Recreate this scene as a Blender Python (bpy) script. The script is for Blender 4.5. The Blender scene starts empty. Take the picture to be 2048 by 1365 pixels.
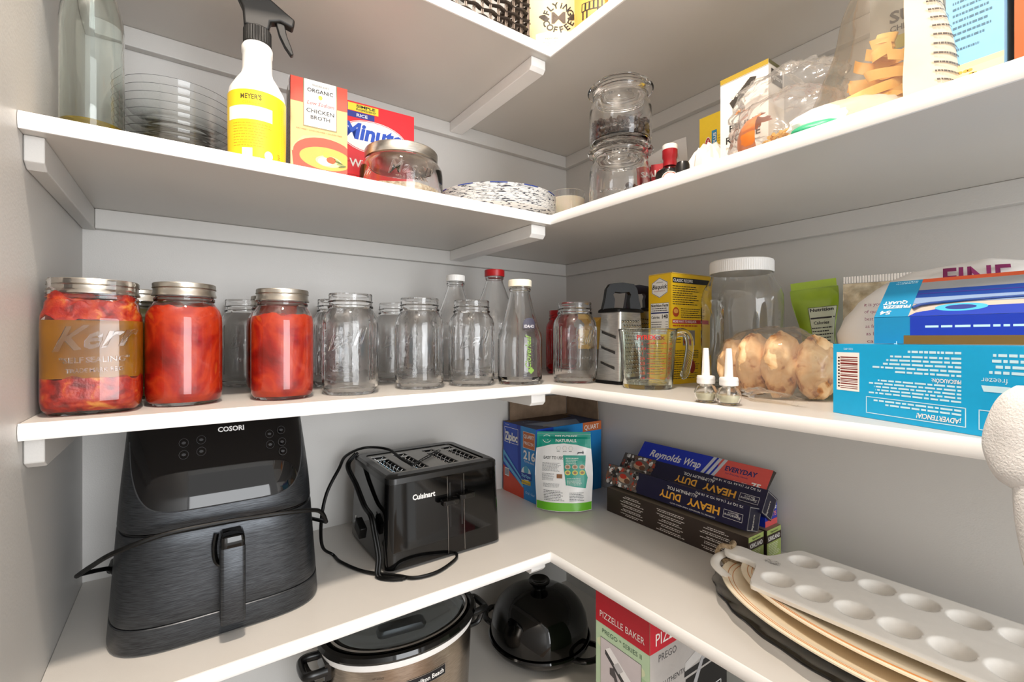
import bpy, math, random
from math import sin, cos, pi, radians, sqrt
from mathutils import Vector, Matrix, noise
SC = bpy.context.scene
COL = SC.collection
random.seed(7)

# ------------------------------------------------------------------ camera
CAM_Z = 1.40
cam = bpy.data.cameras.new('camera'); camo = bpy.data.objects.new('camera', cam); COL.objects.link(camo)
camo.location = (-1.0201, -1.1361, CAM_Z)
camo.rotation_euler = (pi/2, 0, -0.6115)
cam.sensor_width = 36; cam.lens = 926.27/2048*36
cam.shift_x = (1024-1020.87)/2048
cam.shift_y = -(682.5-675.82)/2048
cam.clip_start = 0.01
SC.camera = camo
# ------------------------------------------------------------------ colour management, world, lights
SC.view_settings.view_transform = 'Standard'; SC.view_settings.look = 'None'
SC.view_settings.exposure = 0.42; SC.view_settings.gamma = 1; SC.view_settings.use_curve_mapping = False
cy = SC.cycles
cy.use_denoising = True; cy.denoiser = 'OPENIMAGEDENOISE'; cy.denoising_input_passes = 'RGB_ALBEDO_NORMAL'; cy.denoising_prefilter = 'ACCURATE'
cy.max_bounces = 20; cy.diffuse_bounces = 6; cy.glossy_bounces = 6; cy.transmission_bounces = 20; cy.transparent_max_bounces = 24
cy.sample_clamp_indirect = 4; cy.caustics_refractive = True; cy.caustics_reflective = True; cy.blur_glossy = 0.6
W = bpy.data.worlds.new('world'); SC.world = W; W.use_nodes = True
W.node_tree.nodes['Background'].inputs[0].default_value = (1.0, 0.985, 0.96, 1)
W.node_tree.nodes['Background'].inputs[1].default_value = 0.95
def area(name, loc, rot, sx, sy, power, col, shape='RECTANGLE', spread=180):
    l = bpy.data.lights.new(name, 'AREA'); l.shape = shape; l.size = sx
    if shape in ('RECTANGLE', 'ELLIPSE'): l.size_y = sy
    l.energy = power; l.color = col; l.spread = radians(spread)
    o = bpy.data.objects.new(name, l); COL.objects.link(o); o.location = loc; o.rotation_euler = rot
    return o
LAMP = (-0.98, -0.99, 2.71)
area('ceiling_lamp_light', LAMP, (0, 0, 0), 0.12, 0.12, 18.0, (1.0, 0.87, 0.74), 'DISK')
area('hall_window_light', (-0.60, -3.3, 1.45), (radians(90), 0, 0), 1.2, 1.9, 44.0, (0.95, 0.975, 1.0))

# ------------------------------------------------------------------ materials
def lin(h):
    h = h.lstrip('#'); c = [int(h[i:i+2], 16)/255 for i in (0, 2, 4)]
    return tuple(x/12.92 if x <= .04045 else ((x+.055)/1.055)**2.4 for x in c)+(1,)
MATS = {}
def nm(name):
    m = bpy.data.materials.new(name); m.use_nodes = True
    return m, m.node_tree, m.node_tree.nodes['Principled BSDF']
def C(h, rough=.5, metal=0, **k):
    key = (h, rough, metal, tuple(sorted(k.items())))
    if key in MATS: return MATS[key]
    m, t, b = nm('m_'+h.strip('#'))
    col = lin(h)
    b.inputs['Roughness'].default_value = rough; b.inputs['Metallic'].default_value = metal
    for a, v in k.items():
        b.inputs[a.replace('_', ' ')].default_value = v
    # slight procedural mottling of every surface
    n = t.nodes.new('ShaderNodeTexNoise'); n.inputs['Scale'].default_value = 60; n.inputs['Detail'].default_value = 3
    tc = t.nodes.new('ShaderNodeTexCoord'); t.links.new(tc.outputs['Object'], n.inputs['Vector'])
    r = t.nodes.new('ShaderNodeValToRGB'); r.color_ramp.elements[0].color = tuple(c*.94 for c in col[:3])+(1,); r.color_ramp.elements[1].color = tuple(min(1, c*1.05) for c in col[:3])+(1,)
    t.links.new(n.outputs['Fac'], r.inputs['Fac']); t.links.new(r.outputs['Color'], b.inputs['Base Color'])
    MATS[key] = m; return m
def ramp_mat(name, stops, scale=20, detail=4, rough=.5, metal=0, stretch=(1, 1, 1), tex='noise', bump=0, bscale=None, distort=0, **k):
    m, t, b = nm(name)
    for a, v in k.items(): b.inputs[a.replace('_', ' ')].default_value = v
    b.inputs['Roughness'].default_value = rough; b.inputs['Metallic'].default_value = metal
    tc = t.nodes.new('ShaderNodeTexCoord'); mp = t.nodes.new('ShaderNodeMapping'); mp.inputs['Scale'].default_value = stretch
    t.links.new(tc.outputs['Object'], mp.inputs['Vector'])
    if tex == 'noise':
        n = t.nodes.new('ShaderNodeTexNoise'); n.inputs['Detail'].default_value = detail; n.inputs['Distortion'].default_value = distort; out = n.outputs['Fac']
    else:
        n = t.nodes.new('ShaderNodeTexVoronoi'); out = n.outputs['Distance']
    n.inputs['Scale'].default_value = scale
    t.links.new(mp.outputs['Vector'], n.inputs['Vector'])
    r = t.nodes.new('ShaderNodeValToRGB'); e = r.color_ramp.elements
    while len(e) < len(stops): e.new(.5)
    for i, (p, h) in enumerate(stops): e[i].position = p; e[i].color = lin(h)
    t.links.new(out, r.inputs['Fac']); t.links.new(r.outputs['Color'], b.inputs['Base Color'])
    if bump:
        bn = t.nodes.new('ShaderNodeBump'); bn.inputs['Strength'].default_value = bump; bn.inputs['Distance'].default_value = .002
        n2 = t.nodes.new('ShaderNodeTexNoise'); n2.inputs['Scale'].default_value = bscale or scale; n2.inputs['Detail'].default_value = 3
        t.links.new(mp.outputs['Vector'], n2.inputs['Vector']); t.links.new(n2.outputs['Fac'], bn.inputs['Height']); t.links.new(bn.outputs['Normal'], b.inputs['Normal'])
    return m
def glass(name, tint=(1, 1, 1), rough=0.0, ior=1.46, wavy=0, wscale=45):
    m, t, b = nm(name)
    if wavy:
        bn = t.nodes.new('ShaderNodeBump'); bn.inputs['Strength'].default_value = wavy; bn.inputs['Distance'].default_value = .002
        n2 = t.nodes.new('ShaderNodeTexNoise'); n2.inputs['Scale'].default_value = wscale; n2.inputs['Detail'].default_value = 2; tc = t.nodes.new('ShaderNodeTexCoord'); mp = t.nodes.new('ShaderNodeMapping'); mp.inputs['Scale'].default_value = (1, 1, .45)
        t.links.new(tc.outputs['Object'], mp.inputs['Vector']); t.links.new(mp.outputs['Vector'], n2.inputs['Vector']); t.links.new(n2.outputs['Fac'], bn.inputs['Height']); t.links.new(bn.outputs['Normal'], b.inputs['Normal'])
    b.inputs['Base Color'].default_value = (*tint, 1); b.inputs['Roughness'].default_value = rough
    b.inputs['IOR'].default_value = ior; b.inputs['Transmission Weight'].default_value = 1
    return m
def film(name, col='#ffffff', gl=.25, rough=.12, solid=0.0, bscale=60, bump=.6, bd=.003):
    """thin clear plastic: mostly see-through, with a crinkled glossy surface"""
    m = bpy.data.materials.new(name); m.use_nodes = True; t = m.node_tree; t.nodes.clear()
    o = t.nodes.new('ShaderNodeOutputMaterial'); tr = t.nodes.new('ShaderNodeBsdfTransparent'); g = t.nodes.new('ShaderNodeBsdfGlossy')
    tr.inputs[0].default_value = lin(col); g.inputs['Roughness'].default_value = rough
    mx = t.nodes.new('ShaderNodeMixShader'); fr = t.nodes.new('ShaderNodeFresnel'); fr.inputs[0].default_value = 1.45
    ad = t.nodes.new('ShaderNodeMath'); ad.operation = 'ADD'; ad.inputs[1].default_value = gl
    bn = t.nodes.new('ShaderNodeBump'); bn.inputs['Strength'].default_value = bump; bn.inputs['Distance'].default_value = bd
    n = t.nodes.new('ShaderNodeTexNoise'); n.inputs['Scale'].default_value = bscale; n.inputs['Detail'].default_value = 4; n.inputs['Distortion'].default_value = 1.2
    tc = t.nodes.new('ShaderNodeTexCoord'); t.links.new(tc.outputs['Object'], n.inputs['Vector'])
    t.links.new(n.outputs['Fac'], bn.inputs['Height']); t.links.new(bn.outputs[0], g.inputs['Normal']); t.links.new(bn.outputs[0], fr.inputs['Normal'])
    sc_ = t.nodes.new('ShaderNodeMath'); sc_.operation = 'MULTIPLY'; sc_.inputs[1].default_value = .6; t.links.new(fr.outputs[0], sc_.inputs[0]); t.links.new(sc_.outputs[0], ad.inputs[0]); t.links.new(ad.outputs[0], mx.inputs[0]); t.links.new(tr.outputs[0], mx.inputs[1]); t.links.new(g.outputs[0], mx.inputs[2])
    last = mx.outputs[0]
    if solid:
        d = t.nodes.new('ShaderNodeBsdfDiffuse'); d.inputs[0].default_value = lin(col); m2 = t.nodes.new('ShaderNodeMixShader'); m2.inputs[0].default_value = solid
        t.links.new(last, m2.inputs[1]); t.links.new(d.outputs[0], m2.inputs[2]); last = m2.outputs[0]
    t.links.new(last, o.inputs[0]); return m

M = dict(
    paint=ramp_mat('grey_paint', [(.3, '#cbc9c5'), (.7, '#d0cecb')], 3, 3, .42, bump=.10, bscale=420),
    paint_side=ramp_mat('grey_paint_side', [(.3, '#cbc9c5'), (.7, '#d0cecb')], 3, 3, .42, bump=.12, bscale=260),
    shelf=ramp_mat('shelf_paint', [(.3, '#cdc9c3'), (.7, '#d3cfc9')], 4, 3, .34, bump=.06, bscale=500),
    edge=ramp_mat('white_edge_paint', [(.3, '#f1f0ee'), (.7, '#f7f6f4')], 8, 3, .3),
    floor=ramp_mat('floor_wood', [(.3, '#8d7560'), (.7, '#a98f76')], 3, 5, .4, stretch=(1, 12, 1)),
    ceil=C('#e9e8e5', .7), glass=glass('clear_glass', (1, 1, 1)), jarglass=glass('rippled_jar_glass', (1, 1, 1), wavy=.32, wscale=60), glassg=glass('green_tinted_glass', (.93, .975, .94)),
    glassp=glass('thick_measuring_glass', (.93, .98, .95)), plastic_clear=glass('clear_plastic', (.97, .98, .98), .02, 1.4),
    redglass=glass('red_glass', (.85, .02, .03)), darkglass=glass('smoked_glass', (.62, .66, .68)), paleglass=glass('pale_smoked_glass', (.86, .88, .90)), plate_steel=C('#b9b8b5', .42, .55),
    steel=ramp_mat('brushed_steel', [(.3, '#b9b7b2'), (.7, '#d3d0ca')], 60, 3, .28, 1, (1, 1, 14)),
    lid=ramp_mat('tin_lid', [(.3, '#b5afa5'), (.7, '#d8d3ca')], 30, 3, .3, 1, (1, 1, 1)),
    chrome=C('#dddddd', .08, 1), tomato=ramp_mat('tomato_pieces', [(.34, '#8a0f05'), (.44, '#bd1f0b'), (.52, '#d84517'), (.60, '#c22610'), (.70, '#e88428')], 15, 7, .35, distort=.8, bump=.9, bscale=40),
    tomato2=ramp_mat('tomato_pulp', [(.34, '#7e1006'), (.46, '#b81f0c'), (.58, '#d24a18'), (.68, '#ea9c40')], 60, 6, .35, distort=.5, bump=1, bscale=80),
    pickle=ramp_mat('dull_yellow_brine', [(.3, '#6d6a2c'), (.7, '#a89a48')], 22, 5, .3),
    brine=ramp_mat('amber_brine', [(.3, '#9c6414'), (.5, '#c4841d'), (.75, '#dda02f')], 9, 3, .15, Transmission_Weight=.3, IOR=1.33), black=C('#0b0b0c', .28), blackgloss=C('#070707', .06), blackrough=C('#141414', .5),
    fryer=ramp_mat('black_brushed_metal', [(.3, '#2a2c2f'), (.7, '#4c4f53')], 60, 3, .36, .7, (1, 1, 22), bump=.05),
    panel=C('#08080a', .05), rubber=C('#060606', .45, 0, Specular_IOR_Level=.25), dark_chrome=C('#1c1a19', .08, .4),
    card=ramp_mat('raw_cardboard', [(.3, '#75604c'), (.7, '#8d7661')], 30, 5, .85), twine=ramp_mat('jute_twine', [(.3, '#7d6a50'), (.7, '#b59f80')], 200, 3, .9, bump=.6),
    ceramic=C('#efece6', .14), cream=C('#f0e2c8', .18), towel=ramp_mat('white_towel', [(.3, '#dcdcdc'), (.62, '#f0efee'), (.78, '#aab0b6')], 14, 3, .95, bump=.5, bscale=500),
    bread=ramp_mat('bread_crust', [(.31, '#6b3212'), (.37, '#b87a42'), (.44, '#e0b582'), (.66, '#efd2a6'), (.76, '#c9965c')], 40, 8, .6, bump=.5, bscale=60, distort=.6),
    film=film('clear_crinkled_film', gl=.02, solid=.07, bscale=45, bump=.5), filmtan=film('clear_bag_film', '#fbf4ea', gl=.0, solid=.05, bscale=20, bump=.25), filmbun=film('bread_bag_film', '#fbf7f0', gl=.0, solid=.10, bscale=28, bump=.35),
    choc=C('#3a261c', .3), pasta=ramp_mat('egg_pasta', [(.3, '#f6bf5c'), (.7, '#fbd88c')], 30, 3, .55), wicker=ramp_mat('dark_wicker', [(.3, '#2c2622'), (.7, '#554b44')], 120, 4, .35, stretch=(1, 6, 6)),
    wick2=C('#6b5a4c', .4), milk=C('#f4f2ef', .35), copper=ramp_mat('warm_brushed_steel', [(.3, '#a3988c'), (.7, '#c9beb2')], 60, 3, .26, 1, (1, 1, 20)),
    powder=C('#f5eee2', .9), oil=glass('amber_oil', (.72, .52, .05), 0, 1.47), wax=C('#f3ecdc', .5, Subsurface_Weight=.3))

# ------------------------------------------------------------------ mesh builder
_T = {}
def text2d(s, bold=0):
    k = (s, bold)
    if k in _T: return _T[k]
    c = bpy.data.curves.new('t', 'FONT'); c.body = s; c.size = 1; c.resolution_u = 2; c.offset = bold; c.fill_mode = 'FRONT'
    o = bpy.data.objects.new('t', c); COL.objects.link(o)
    me = bpy.data.meshes.new_from_object(o, depsgraph=None) if False else o.to_mesh()
    v = [(p.co.x, p.co.y) for p in me.vertices]; f = [tuple(p.vertices) for p in me.polygons]
    o.to_mesh_clear(); bpy.data.objects.remove(o); bpy.data.curves.remove(c)
    xs = [p[0] for p in v] or [0]; ys = [p[1] for p in v] or [0]
    _T[k] = (v, f, min(xs), max(xs), min(ys), max(ys)); return _T[k]
class MB:
    def __init__(s): s.v = []; s.f = []; s.m = []; s.mats = []; s.X = Matrix()
    def mi(s, m):
        if m not in s.mats: s.mats.append(m)
        return s.mats.index(m)
    def add(s, vs, fs, m):
        b = len(s.v); i = s.mi(m); s.v += [tuple(s.X @ Vector(p)) for p in vs]
        s.f += [tuple(b+k for k in f) for f in fs]; s.m += [i]*len(fs); return s
    def box(s, x0, y0, z0, x1, y1, z1, m):
        v = [(x, y, z) for z in (z0, z1) for y in (y0, y1) for x in (x0, x1)]
        return s.add(v, [(0, 2, 3, 1), (4, 5, 7, 6), (0, 1, 5, 4), (2, 6, 7, 3), (0, 4, 6, 2), (1, 3, 7, 5)], m)
    def rings(s, rs, m, cap0=True, cap1=True, closed=False):
        n = len(rs[0]); v = [p for r in rs for p in r]; f = []
        R = len(rs)
        for i in range(R if closed else R-1):
            a = i*n; b = ((i+1) % R)*n
            for k in range(n): f.append((a+k, a+(k+1) % n, b+(k+1) % n, b+k))
        if not closed:
            if cap0: f.append(tuple(range(n-1, -1, -1)))
            if cap1: f.append(tuple((R-1)*n+k for k in range(n)))
        return s.add(v, f, m)
    def lathe(s, prof, m, seg=56, sq=0, sx=1, sy=1, cx=0, cy=0, closed=False, flute=None):
        """prof: (r,z); r==0 ends are collapsed to small caps. sq>0 makes a rounded square"""
        rs = []
        for r, z in prof:
            ring = []
            for k in range(seg):
                a = 2*pi*k/seg; q = 1
                if sq: q = 1/((abs(cos(a))**sq+abs(sin(a))**sq)**(1/sq)); q = 1+(q-1)*.8
                if flute: q *= 1+flute[1]*cos(flute[0]*a)*min(1, r*20)
                ring.append((cx+max(r, 1e-5)*q*sx*cos(a), cy+max(r, 1e-5)*q*sy*sin(a), z))
            rs.append(ring)
        return s.rings(rs, m, closed=closed)
    def tube(s, pts, r, m, seg=10, smooth=6, closed=False, flat=1):
        P = [Vector(p) for p in pts]
        if smooth: P = catmull(P, smooth, closed)
        rs = []; up = Vector((0, 0, 1)); n = len(P); prev = None
        for i, p in enumerate(P):
            a = P[(i-1) % n] if (closed or i) else P[i]; b = P[(i+1) % n] if (closed or i < n-1) else P[i]
            t = (b-a).normalized()
            if prev is None: u = t.cross(up) if abs(t.z) < .9 else t.cross(Vector((1, 0, 0)))
            else: u = prev-t*prev.dot(t)
            u.normalize(); prev = u; w = t.cross(u)
            rr = r(i/(n-1)) if callable(r) else r
            rs.append([tuple(p+u*rr*cos(2*pi*k/seg)+w*rr*flat*sin(2*pi*k/seg)) for k in range(seg)])
        return s.rings(rs, m, closed=closed)
    def prism(s, poly, z0, z1, m, axis='z'):
        n = len(poly)
        def P(x, y, z): return (x, y, z) if axis == 'z' else ((x, z, y) if axis == 'y' else (z, x, y))
        v = [P(x, y, z0) for x, y in poly]+[P(x, y, z1) for x, y in poly]
        f = [tuple(range(n-1, -1, -1)), tuple(range(n, 2*n))]+[(i, (i+1) % n, n+(i+1) % n, n+i) for i in range(n)]
        return s.add(v, f, m)
    def build(s, name, parent=None, loc=None, rz=0, smooth=35, bevel=0, bseg=2, sub=0, rot=None):
        me = bpy.data.meshes.new(name); me.from_pydata(s.v, [], s.f)
        for m in s.mats: me.materials.append(m)
        me.polygons.foreach_set('material_index', s.m); me.validate(); me.update()
        o = bpy.data.objects.new(name, me); COL.objects.link(o)
        if smooth:
            me.shade_smooth()
            me.set_sharp_from_angle(angle=radians(smooth))
        if parent: o.parent = parent
        if loc: o.location = loc
        o.rotation_euler = rot if rot else (0, 0, rz)
        if bevel:
            b = o.modifiers.new('b', 'BEVEL'); b.width = bevel; b.segments = bseg; b.limit_method = 'ANGLE'; b.angle_limit = radians(50)
            b.harden_normals = False
        if sub:
            q = o.modifiers.new('s', 'SUBSURF'); q.levels = sub; q.render_levels = sub
        return o
def catmull(P, k, closed=False):
    out = []; n = len(P)
    for i in range(n if closed else n-1):
        p0 = P[(i-1) % n] if closed or i else P[0]*2-P[1]; p1 = P[i]; p2 = P[(i+1) % n]; p3 = P[(i+2) % n] if closed or i < n-2 else P[n-1]*2-P[n-2]
        for j in range(k):
            t = j/k; out.append(.5*((2*p1)+(p2-p0)*t+(2*p0-5*p1+4*p2-p3)*t*t+(3*p1-p0-3*p2+p3)*t**3))
    if not closed: out.append(P[-1])
    return out
def rrect(hx, hy, r, n=6, cx=0, cy=0):
    o = []
    for q, (sx, sy) in enumerate(((1, 1), (-1, 1), (-1, -1), (1, -1))):
        for k in range(n+1):
            a = q*pi/2+k*pi/2/n; o.append((cx+sx*(hx-r)+r*cos(a), cy+sy*(hy-r)+r*sin(a)))
    return o
class Surf:
    """artwork laid on a surface fn(x, y, lift) -> point; every mark is thin real geometry just above it"""
    def __init__(s, mb, fn, step=0): s.mb = mb; s.fn = fn; s.step = step
    def L(s, lv): return .00018*lv+.0001
    def rect(s, x0, y0, x1, y1, m, lv=1):
        nx = ny = 1
        if s.step: nx = max(1, int(abs(x1-x0)/s.step)); ny = max(1, int(abs(y1-y0)/s.step))
        v = [s.fn(x0+(x1-x0)*i/nx, y0+(y1-y0)*j/ny, s.L(lv)) for j in range(ny+1) for i in range(nx+1)]
        s.mb.add(v, [(j*(nx+1)+i, j*(nx+1)+i+1, (j+1)*(nx+1)+i+1, (j+1)*(nx+1)+i) for j in range(ny) for i in range(nx)], m)
    def poly(s, pts, m, lv=1):
        if not s.step: return s.poly1(pts, m, lv)
        def clip(P, ax, c, sg):
            o = []
            for a, b in zip(P, P[1:]+P[:1]):
                da, db = sg*(a[ax]-c), sg*(b[ax]-c)
                if da >= 0: o.append(a)
                if da*db < 0: t_ = da/(da-db); o.append((a[0]+(b[0]-a[0])*t_, a[1]+(b[1]-a[1])*t_))
            return o
        st = s.step; P = list(pts); y = min(p[1] for p in P); y1 = max(p[1] for p in P)
        while y < y1-1e-7:
            row = clip(clip(P, 1, y, 1), 1, y+st, -1); y += st
            if len(row) < 3: continue
            x = min(p[0] for p in row); x1 = max(p[0] for p in row)
            while x < x1-1e-7:
                c = clip(clip(row, 0, x, 1), 0, x+st, -1); x += st
                if len(c) > 2: s.poly1(c, m, lv)
    def poly1(s, pts, m, lv=1): s.mb.add([s.fn(x, y, s.L(lv)) for x, y in pts], [tuple(range(len(pts)))], m)
    def ell(s, x, y, rx, ry, m, lv=1, n=28, rot=0):
        s.poly([(x+rx*cos(2*pi*k/n)*cos(rot)-ry*sin(2*pi*k/n)*sin(rot), y+rx*cos(2*pi*k/n)*sin(rot)+ry*sin(2*pi*k/n)*cos(rot)) for k in range(n)], m, lv)
    def frame(s, x0, y0, x1, y1, w, m, lv=2):
        for a in ((x0, y0, x1, y0+w), (x0, y1-w, x1, y1), (x0, y0, x0+w, y1), (x1-w, y0, x1, y1)): s.rect(*a, m, lv)
    def text(s, t, x, y, h, m, lv=3, w=None, al='C', rot=0, shear=0, bold=0):
        v, f, a0, a1, b0, b1 = text2d(t, bold)
        k = h/.73; kx = k
        if w: kx = w/(a1-a0)
        W_ = (a1-a0)*kx; off = {'C': -W_/2, 'L': 0, 'R': -W_}[al]
        out = []
        for px, py in v:
            X = (px-a0)*kx+off+shear*py*k; Y = py*k
            out.append(s.fn(x+X*cos(rot)-Y*sin(rot), y+X*sin(rot)+Y*cos(rot), s.L(lv)))
        s.mb.add(out, f, m)
    def lines(s, x0, y0, x1, y1, n, m, lv=2, seed=1, fill=.55, ragged=.25, al='L'):
        R = random.Random(seed); dy = (y1-y0)/n
        for i in range(n):
            y = y1-(i+.8)*dy; L_ = (x1-x0)*(1-R.random()*ragged); xs = x0 if al == 'L' else (x0+x1-L_)/2; x = xs
            while x < xs+L_:
                w = R.uniform(.03, .12)*abs(x1-x0); e = min(x+w, xs+L_); s.rect(x, y, e, y+dy*fill, m, lv); x = e+.012*abs(x1-x0)+.0004
def boxfaces(mb, w, d, h):
    F = {}
    F['f'] = lambda x, y, l: (-w/2+x, -d/2-l, y); F['b'] = lambda x, y, l: (w/2-x, d/2+l, y)
    F['r'] = lambda x, y, l: (w/2+l, -d/2+x, y); F['l'] = lambda x, y, l: (-w/2-l, d/2-x, y); F['t'] = lambda x, y, l: (-w/2+x, -d/2+y, h+l)
    return {k: Surf(mb, f) for k, f in F.items()}
def flip(S, W_, H_):
    """the same face seen upside down"""
    f = S.fn; return Surf(S.mb, lambda x, y, l: f(W_-x, H_-y, l), S.step)
class Mirror:
    """lays marks with y counted from the other edge, letters kept the same way up"""
    def __init__(s, S, H_): s.S = S; s.H = H_
    def rect(s, x0, y0, x1, y1, m, lv=1): s.S.rect(x0, s.H-y1, x1, s.H-y0, m, lv)
    def frame(s, x0, y0, x1, y1, w, m, lv=2): s.S.frame(x0, s.H-y1, x1, s.H-y0, w, m, lv)
    def lines(s, x0, y0, x1, y1, *a, **k): s.S.lines(x0, s.H-y1, x1, s.H-y0, *a, **k)
    def text(s, t, x, y, h, *a, **k): s.S.text(t, x, s.H-y-h, h, *a, **k)
    def poly(s, p, m, lv=1): s.S.poly([(x, s.H-y) for x, y in p], m, lv)
def tag(o, label, cat, group=None, kind=None):
    o['label'] = label; o['category'] = cat
    if group: o['group'] = group
    if kind: o['kind'] = kind
    return o
def thing(name, label, cat, loc, rz=0, group=None, rot=None):
    o = bpy.data.objects.new(name, None); COL.objects.link(o); o.empty_display_size = .02
    o.location = loc; o.rotation_euler = rot if rot else (0, 0, rz)
    return tag(o, label, cat, group)
def copy_thing(root, loc, label, rz=0, group=None):
    r = root.copy(); COL.objects.link(r); r.location = loc; r.rotation_euler = (0, 0, rz); r['label'] = label
    if group: r['group'] = group
    for ch in list(root.children):
        c = ch.copy(); COL.objects.link(c); c.parent = r
        for g in list(ch.children):
            d = g.copy(); COL.objects.link(d); d.parent = c
    return r
def struct(o): o['kind'] = 'structure'; return o

# ------------------------------------------------------------------ room
T = .0187
S0, S1, S2, S3, S4 = 2.0016, 1.6535, 1.3032, .9542, .605   # shelf top heights
SX, SY, LW, RY = -.403, -.40, -1.1739, -1.42                # front lines of the runs, left wall, end of the right run
def wall(name, b, m): mb = MB(); mb.box(*b, M[m]); return struct(mb.build(name, smooth=0))
wall('wall_back', (LW-.1, 0, 0, .1, .1, 2.74), 'paint')
wall('wall_right', (0, -2.3, 0, .1, 0, 2.74), 'paint')
wall('wall_left', (LW-.1, -2.3, 0, LW, 0, 2.74), 'paint_side')
wall('floor', (LW-.1, -4.2, -.1, .1, .1, 0), 'floor')
wall('ceiling', (LW-.1, -2.3, 2.74, .1, .1, 2.84), 'ceil')
# ceiling lamp
L_ = thing('ceiling_light', 'round white flush ceiling light in the pantry ceiling', 'light', (LAMP[0], LAMP[1], 2.74))
mb = MB(); mb.lathe([(.0, -.002), (.10, -.002), (.11, -.010), (.10, -.022), (.085, -.022), (.085, -.006), (0, -.006)], M['milk']); mb.build('lamp_housing', L_)

def shelf(z, label, bracket=True, cleat_c=.036, edgelist=True):
    t = thing('corner_shelf', label, 'shelf', (0, 0, z))
    g = .0006; e = .004
    mb = MB()
    L = [(LW+g, -g), (LW+g, SY+e), (SX+e, SY+e), (SX+e, RY), (-g, RY), (-g, -g)]
    mb.prism(L, -T, 0, M['shelf']); mb.build('board', t, smooth=0)
    mb = MB()   # rounded white nosing along both front edges
    pr = [(e+.0005, -T-.0004), (.0015, -T-.0004), (0, -T*.85), (-.0006, -T/2), (0, -T*.15), (.0015, .0004), (e+.0005, .0004)]
    rs = []
    for (cx_, cy_, dx, dy) in ((LW+g, SY, 0, 1), (SX, SY, 1, 1), (SX, RY, 1, 0)):
        rs.append([(cx_+dx*a, cy_+dy*a, b) for a, b in pr])
    mb.rings(rs, M['edge']); mb.build('front_edge', t, smooth=60)
    ct = .018; zz = -T-.0003
    def cl(x0, y0, x1, y1): m2 = MB(); m2.box(x0, y0, zz-cleat_c, x1, y1, zz, M['paint']); return m2.build('wall_cleat', t, smooth=0, bevel=.0015)
    cl(LW+g+ct+.0003, -ct, -ct, -g); cl(-ct, RY, -g, -g); 
    m2 = MB(); m2.prism([(-g, 0), (-g, -.037), (SY+.035, -.037), (SY+.022, -.030), (SY+.022, 0)], LW+g, LW+g+ct, M['paint'], axis='x')
    m2.X = Matrix(); o = m2.build('side_cleat', t, smooth=0, bevel=.0015); o.location = (0, 0, zz)
    if bracket:
        m2 = MB(); m2.prism([(-ct-.0003, 0), (-ct-.0003, -.026), (SY+.028, -.026), (SY+.021, -.019), (SY+.021, 0)], -.436, -.399, M['edge'], axis='x')
        o = m2.build('support_bar', t, smooth=0, bevel=.0015); o.location = (0, 0, zz)
    return t
shelf(S0, 'topmost grey corner shelf with white front edge, holding the woven basket and coffee bag')
shelf(S1, 'upper grey corner shelf with white front edge, holding the spray bottle and plate stack')
shelf(S2, 'middle grey corner shelf with white front edge, holding the canning jars')
shelf(S3, 'lower grey corner shelf with white front edge, holding the air fryer and toaster')
shelf(S4, 'lowest grey corner shelf, under the slow cooker and the domed black pot')

# ------------------------------------------------------------------ jars
def quart_profile(R=.0465, H=.172, neck=.0365, th=.0028, sh=.026):
    """closed profile of a canning jar: outside up, inside down"""
    zs = H-.030
    o = [(0, .004), (R*.62, .003), (R*.72, 0), (R*.86, .0008), (R*.97, .008), (R, .018), (R, zs-sh), (R*.985, zs-sh*.6), (R*.93, zs-sh*.28), (neck+.002, zs), (neck-.0004, zs+.004),
         (neck+.0012, zs+.006), (neck+.0012, zs+.009), (neck-.0006, zs+.0105), (neck-.0006, zs+.015), (neck+.0012, zs+.0165), (neck-.0006, zs+.018), (neck-.0006, H-.005), (neck, H-.003), (neck-.0008, H)]
    i = [(neck-th, H), (neck-th-.0006, H-.004), (neck-th, zs+.002), (R*.93-th, zs-sh*.28-.001), (R-th-.0006, zs-sh), (R-th, .020), (R*.95-th, .012), (R*.8-th, .0065), (0, .006)]
    return o+i
def wrap(mb, r, s, z, h, m, ang=-90, ext=.0019, shear=.25, w=None, dy=0, bold=.004, rise=0, sq=0):
    """raised glass lettering wrapped round a jar of radius r"""
    v, f, a0, a1, b0, b1 = text2d(s, bold); k = h/.73; kx = (w/(a1-a0)) if w else k
    n = len(v); P = []
    for lay in (0, 1):
        for px, py in v:
            X = (px-(a0+a1)/2)*kx+shear*py*k; a = radians(ang)+X/r; rr = (r*(1+(1/((abs(cos(a))**sq+abs(sin(a))**sq)**(1/sq))-1)*.8) if sq else r)-.0004+ext*lay
            P.append((rr*cos(a), rr*sin(a), z+py*k+rise*X))
    e = {}
    for q in f:
        for i in range(len(q)):
            a, b = q[i], q[(i+1) % len(q)]
            if (b, a) in e: del e[(b, a)]
            else: e[(a, b)] = 1
    F = [tuple(reversed(q)) for q in f]+[tuple(i+n for i in q) for q in f]+[(a, b, b+n, a+n) for a, b in e]
    mb.add(P, F, m)
def face_cam(x, y): return math.degrees(math.atan2(-1.1361-y, -1.0201-x))
def ridges(mb, r, z0, z1, n, m, a=.0004, seg=None):
    seg = n*2; rs = []
    for z in (z0, z1):
        rs.append([((r+(a if k % 2 else 0))*cos(2*pi*k/seg), (r+(a if k % 2 else 0))*sin(2*pi*k/seg), z) for k in range(seg)])
    mb.rings(rs, m)
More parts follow.
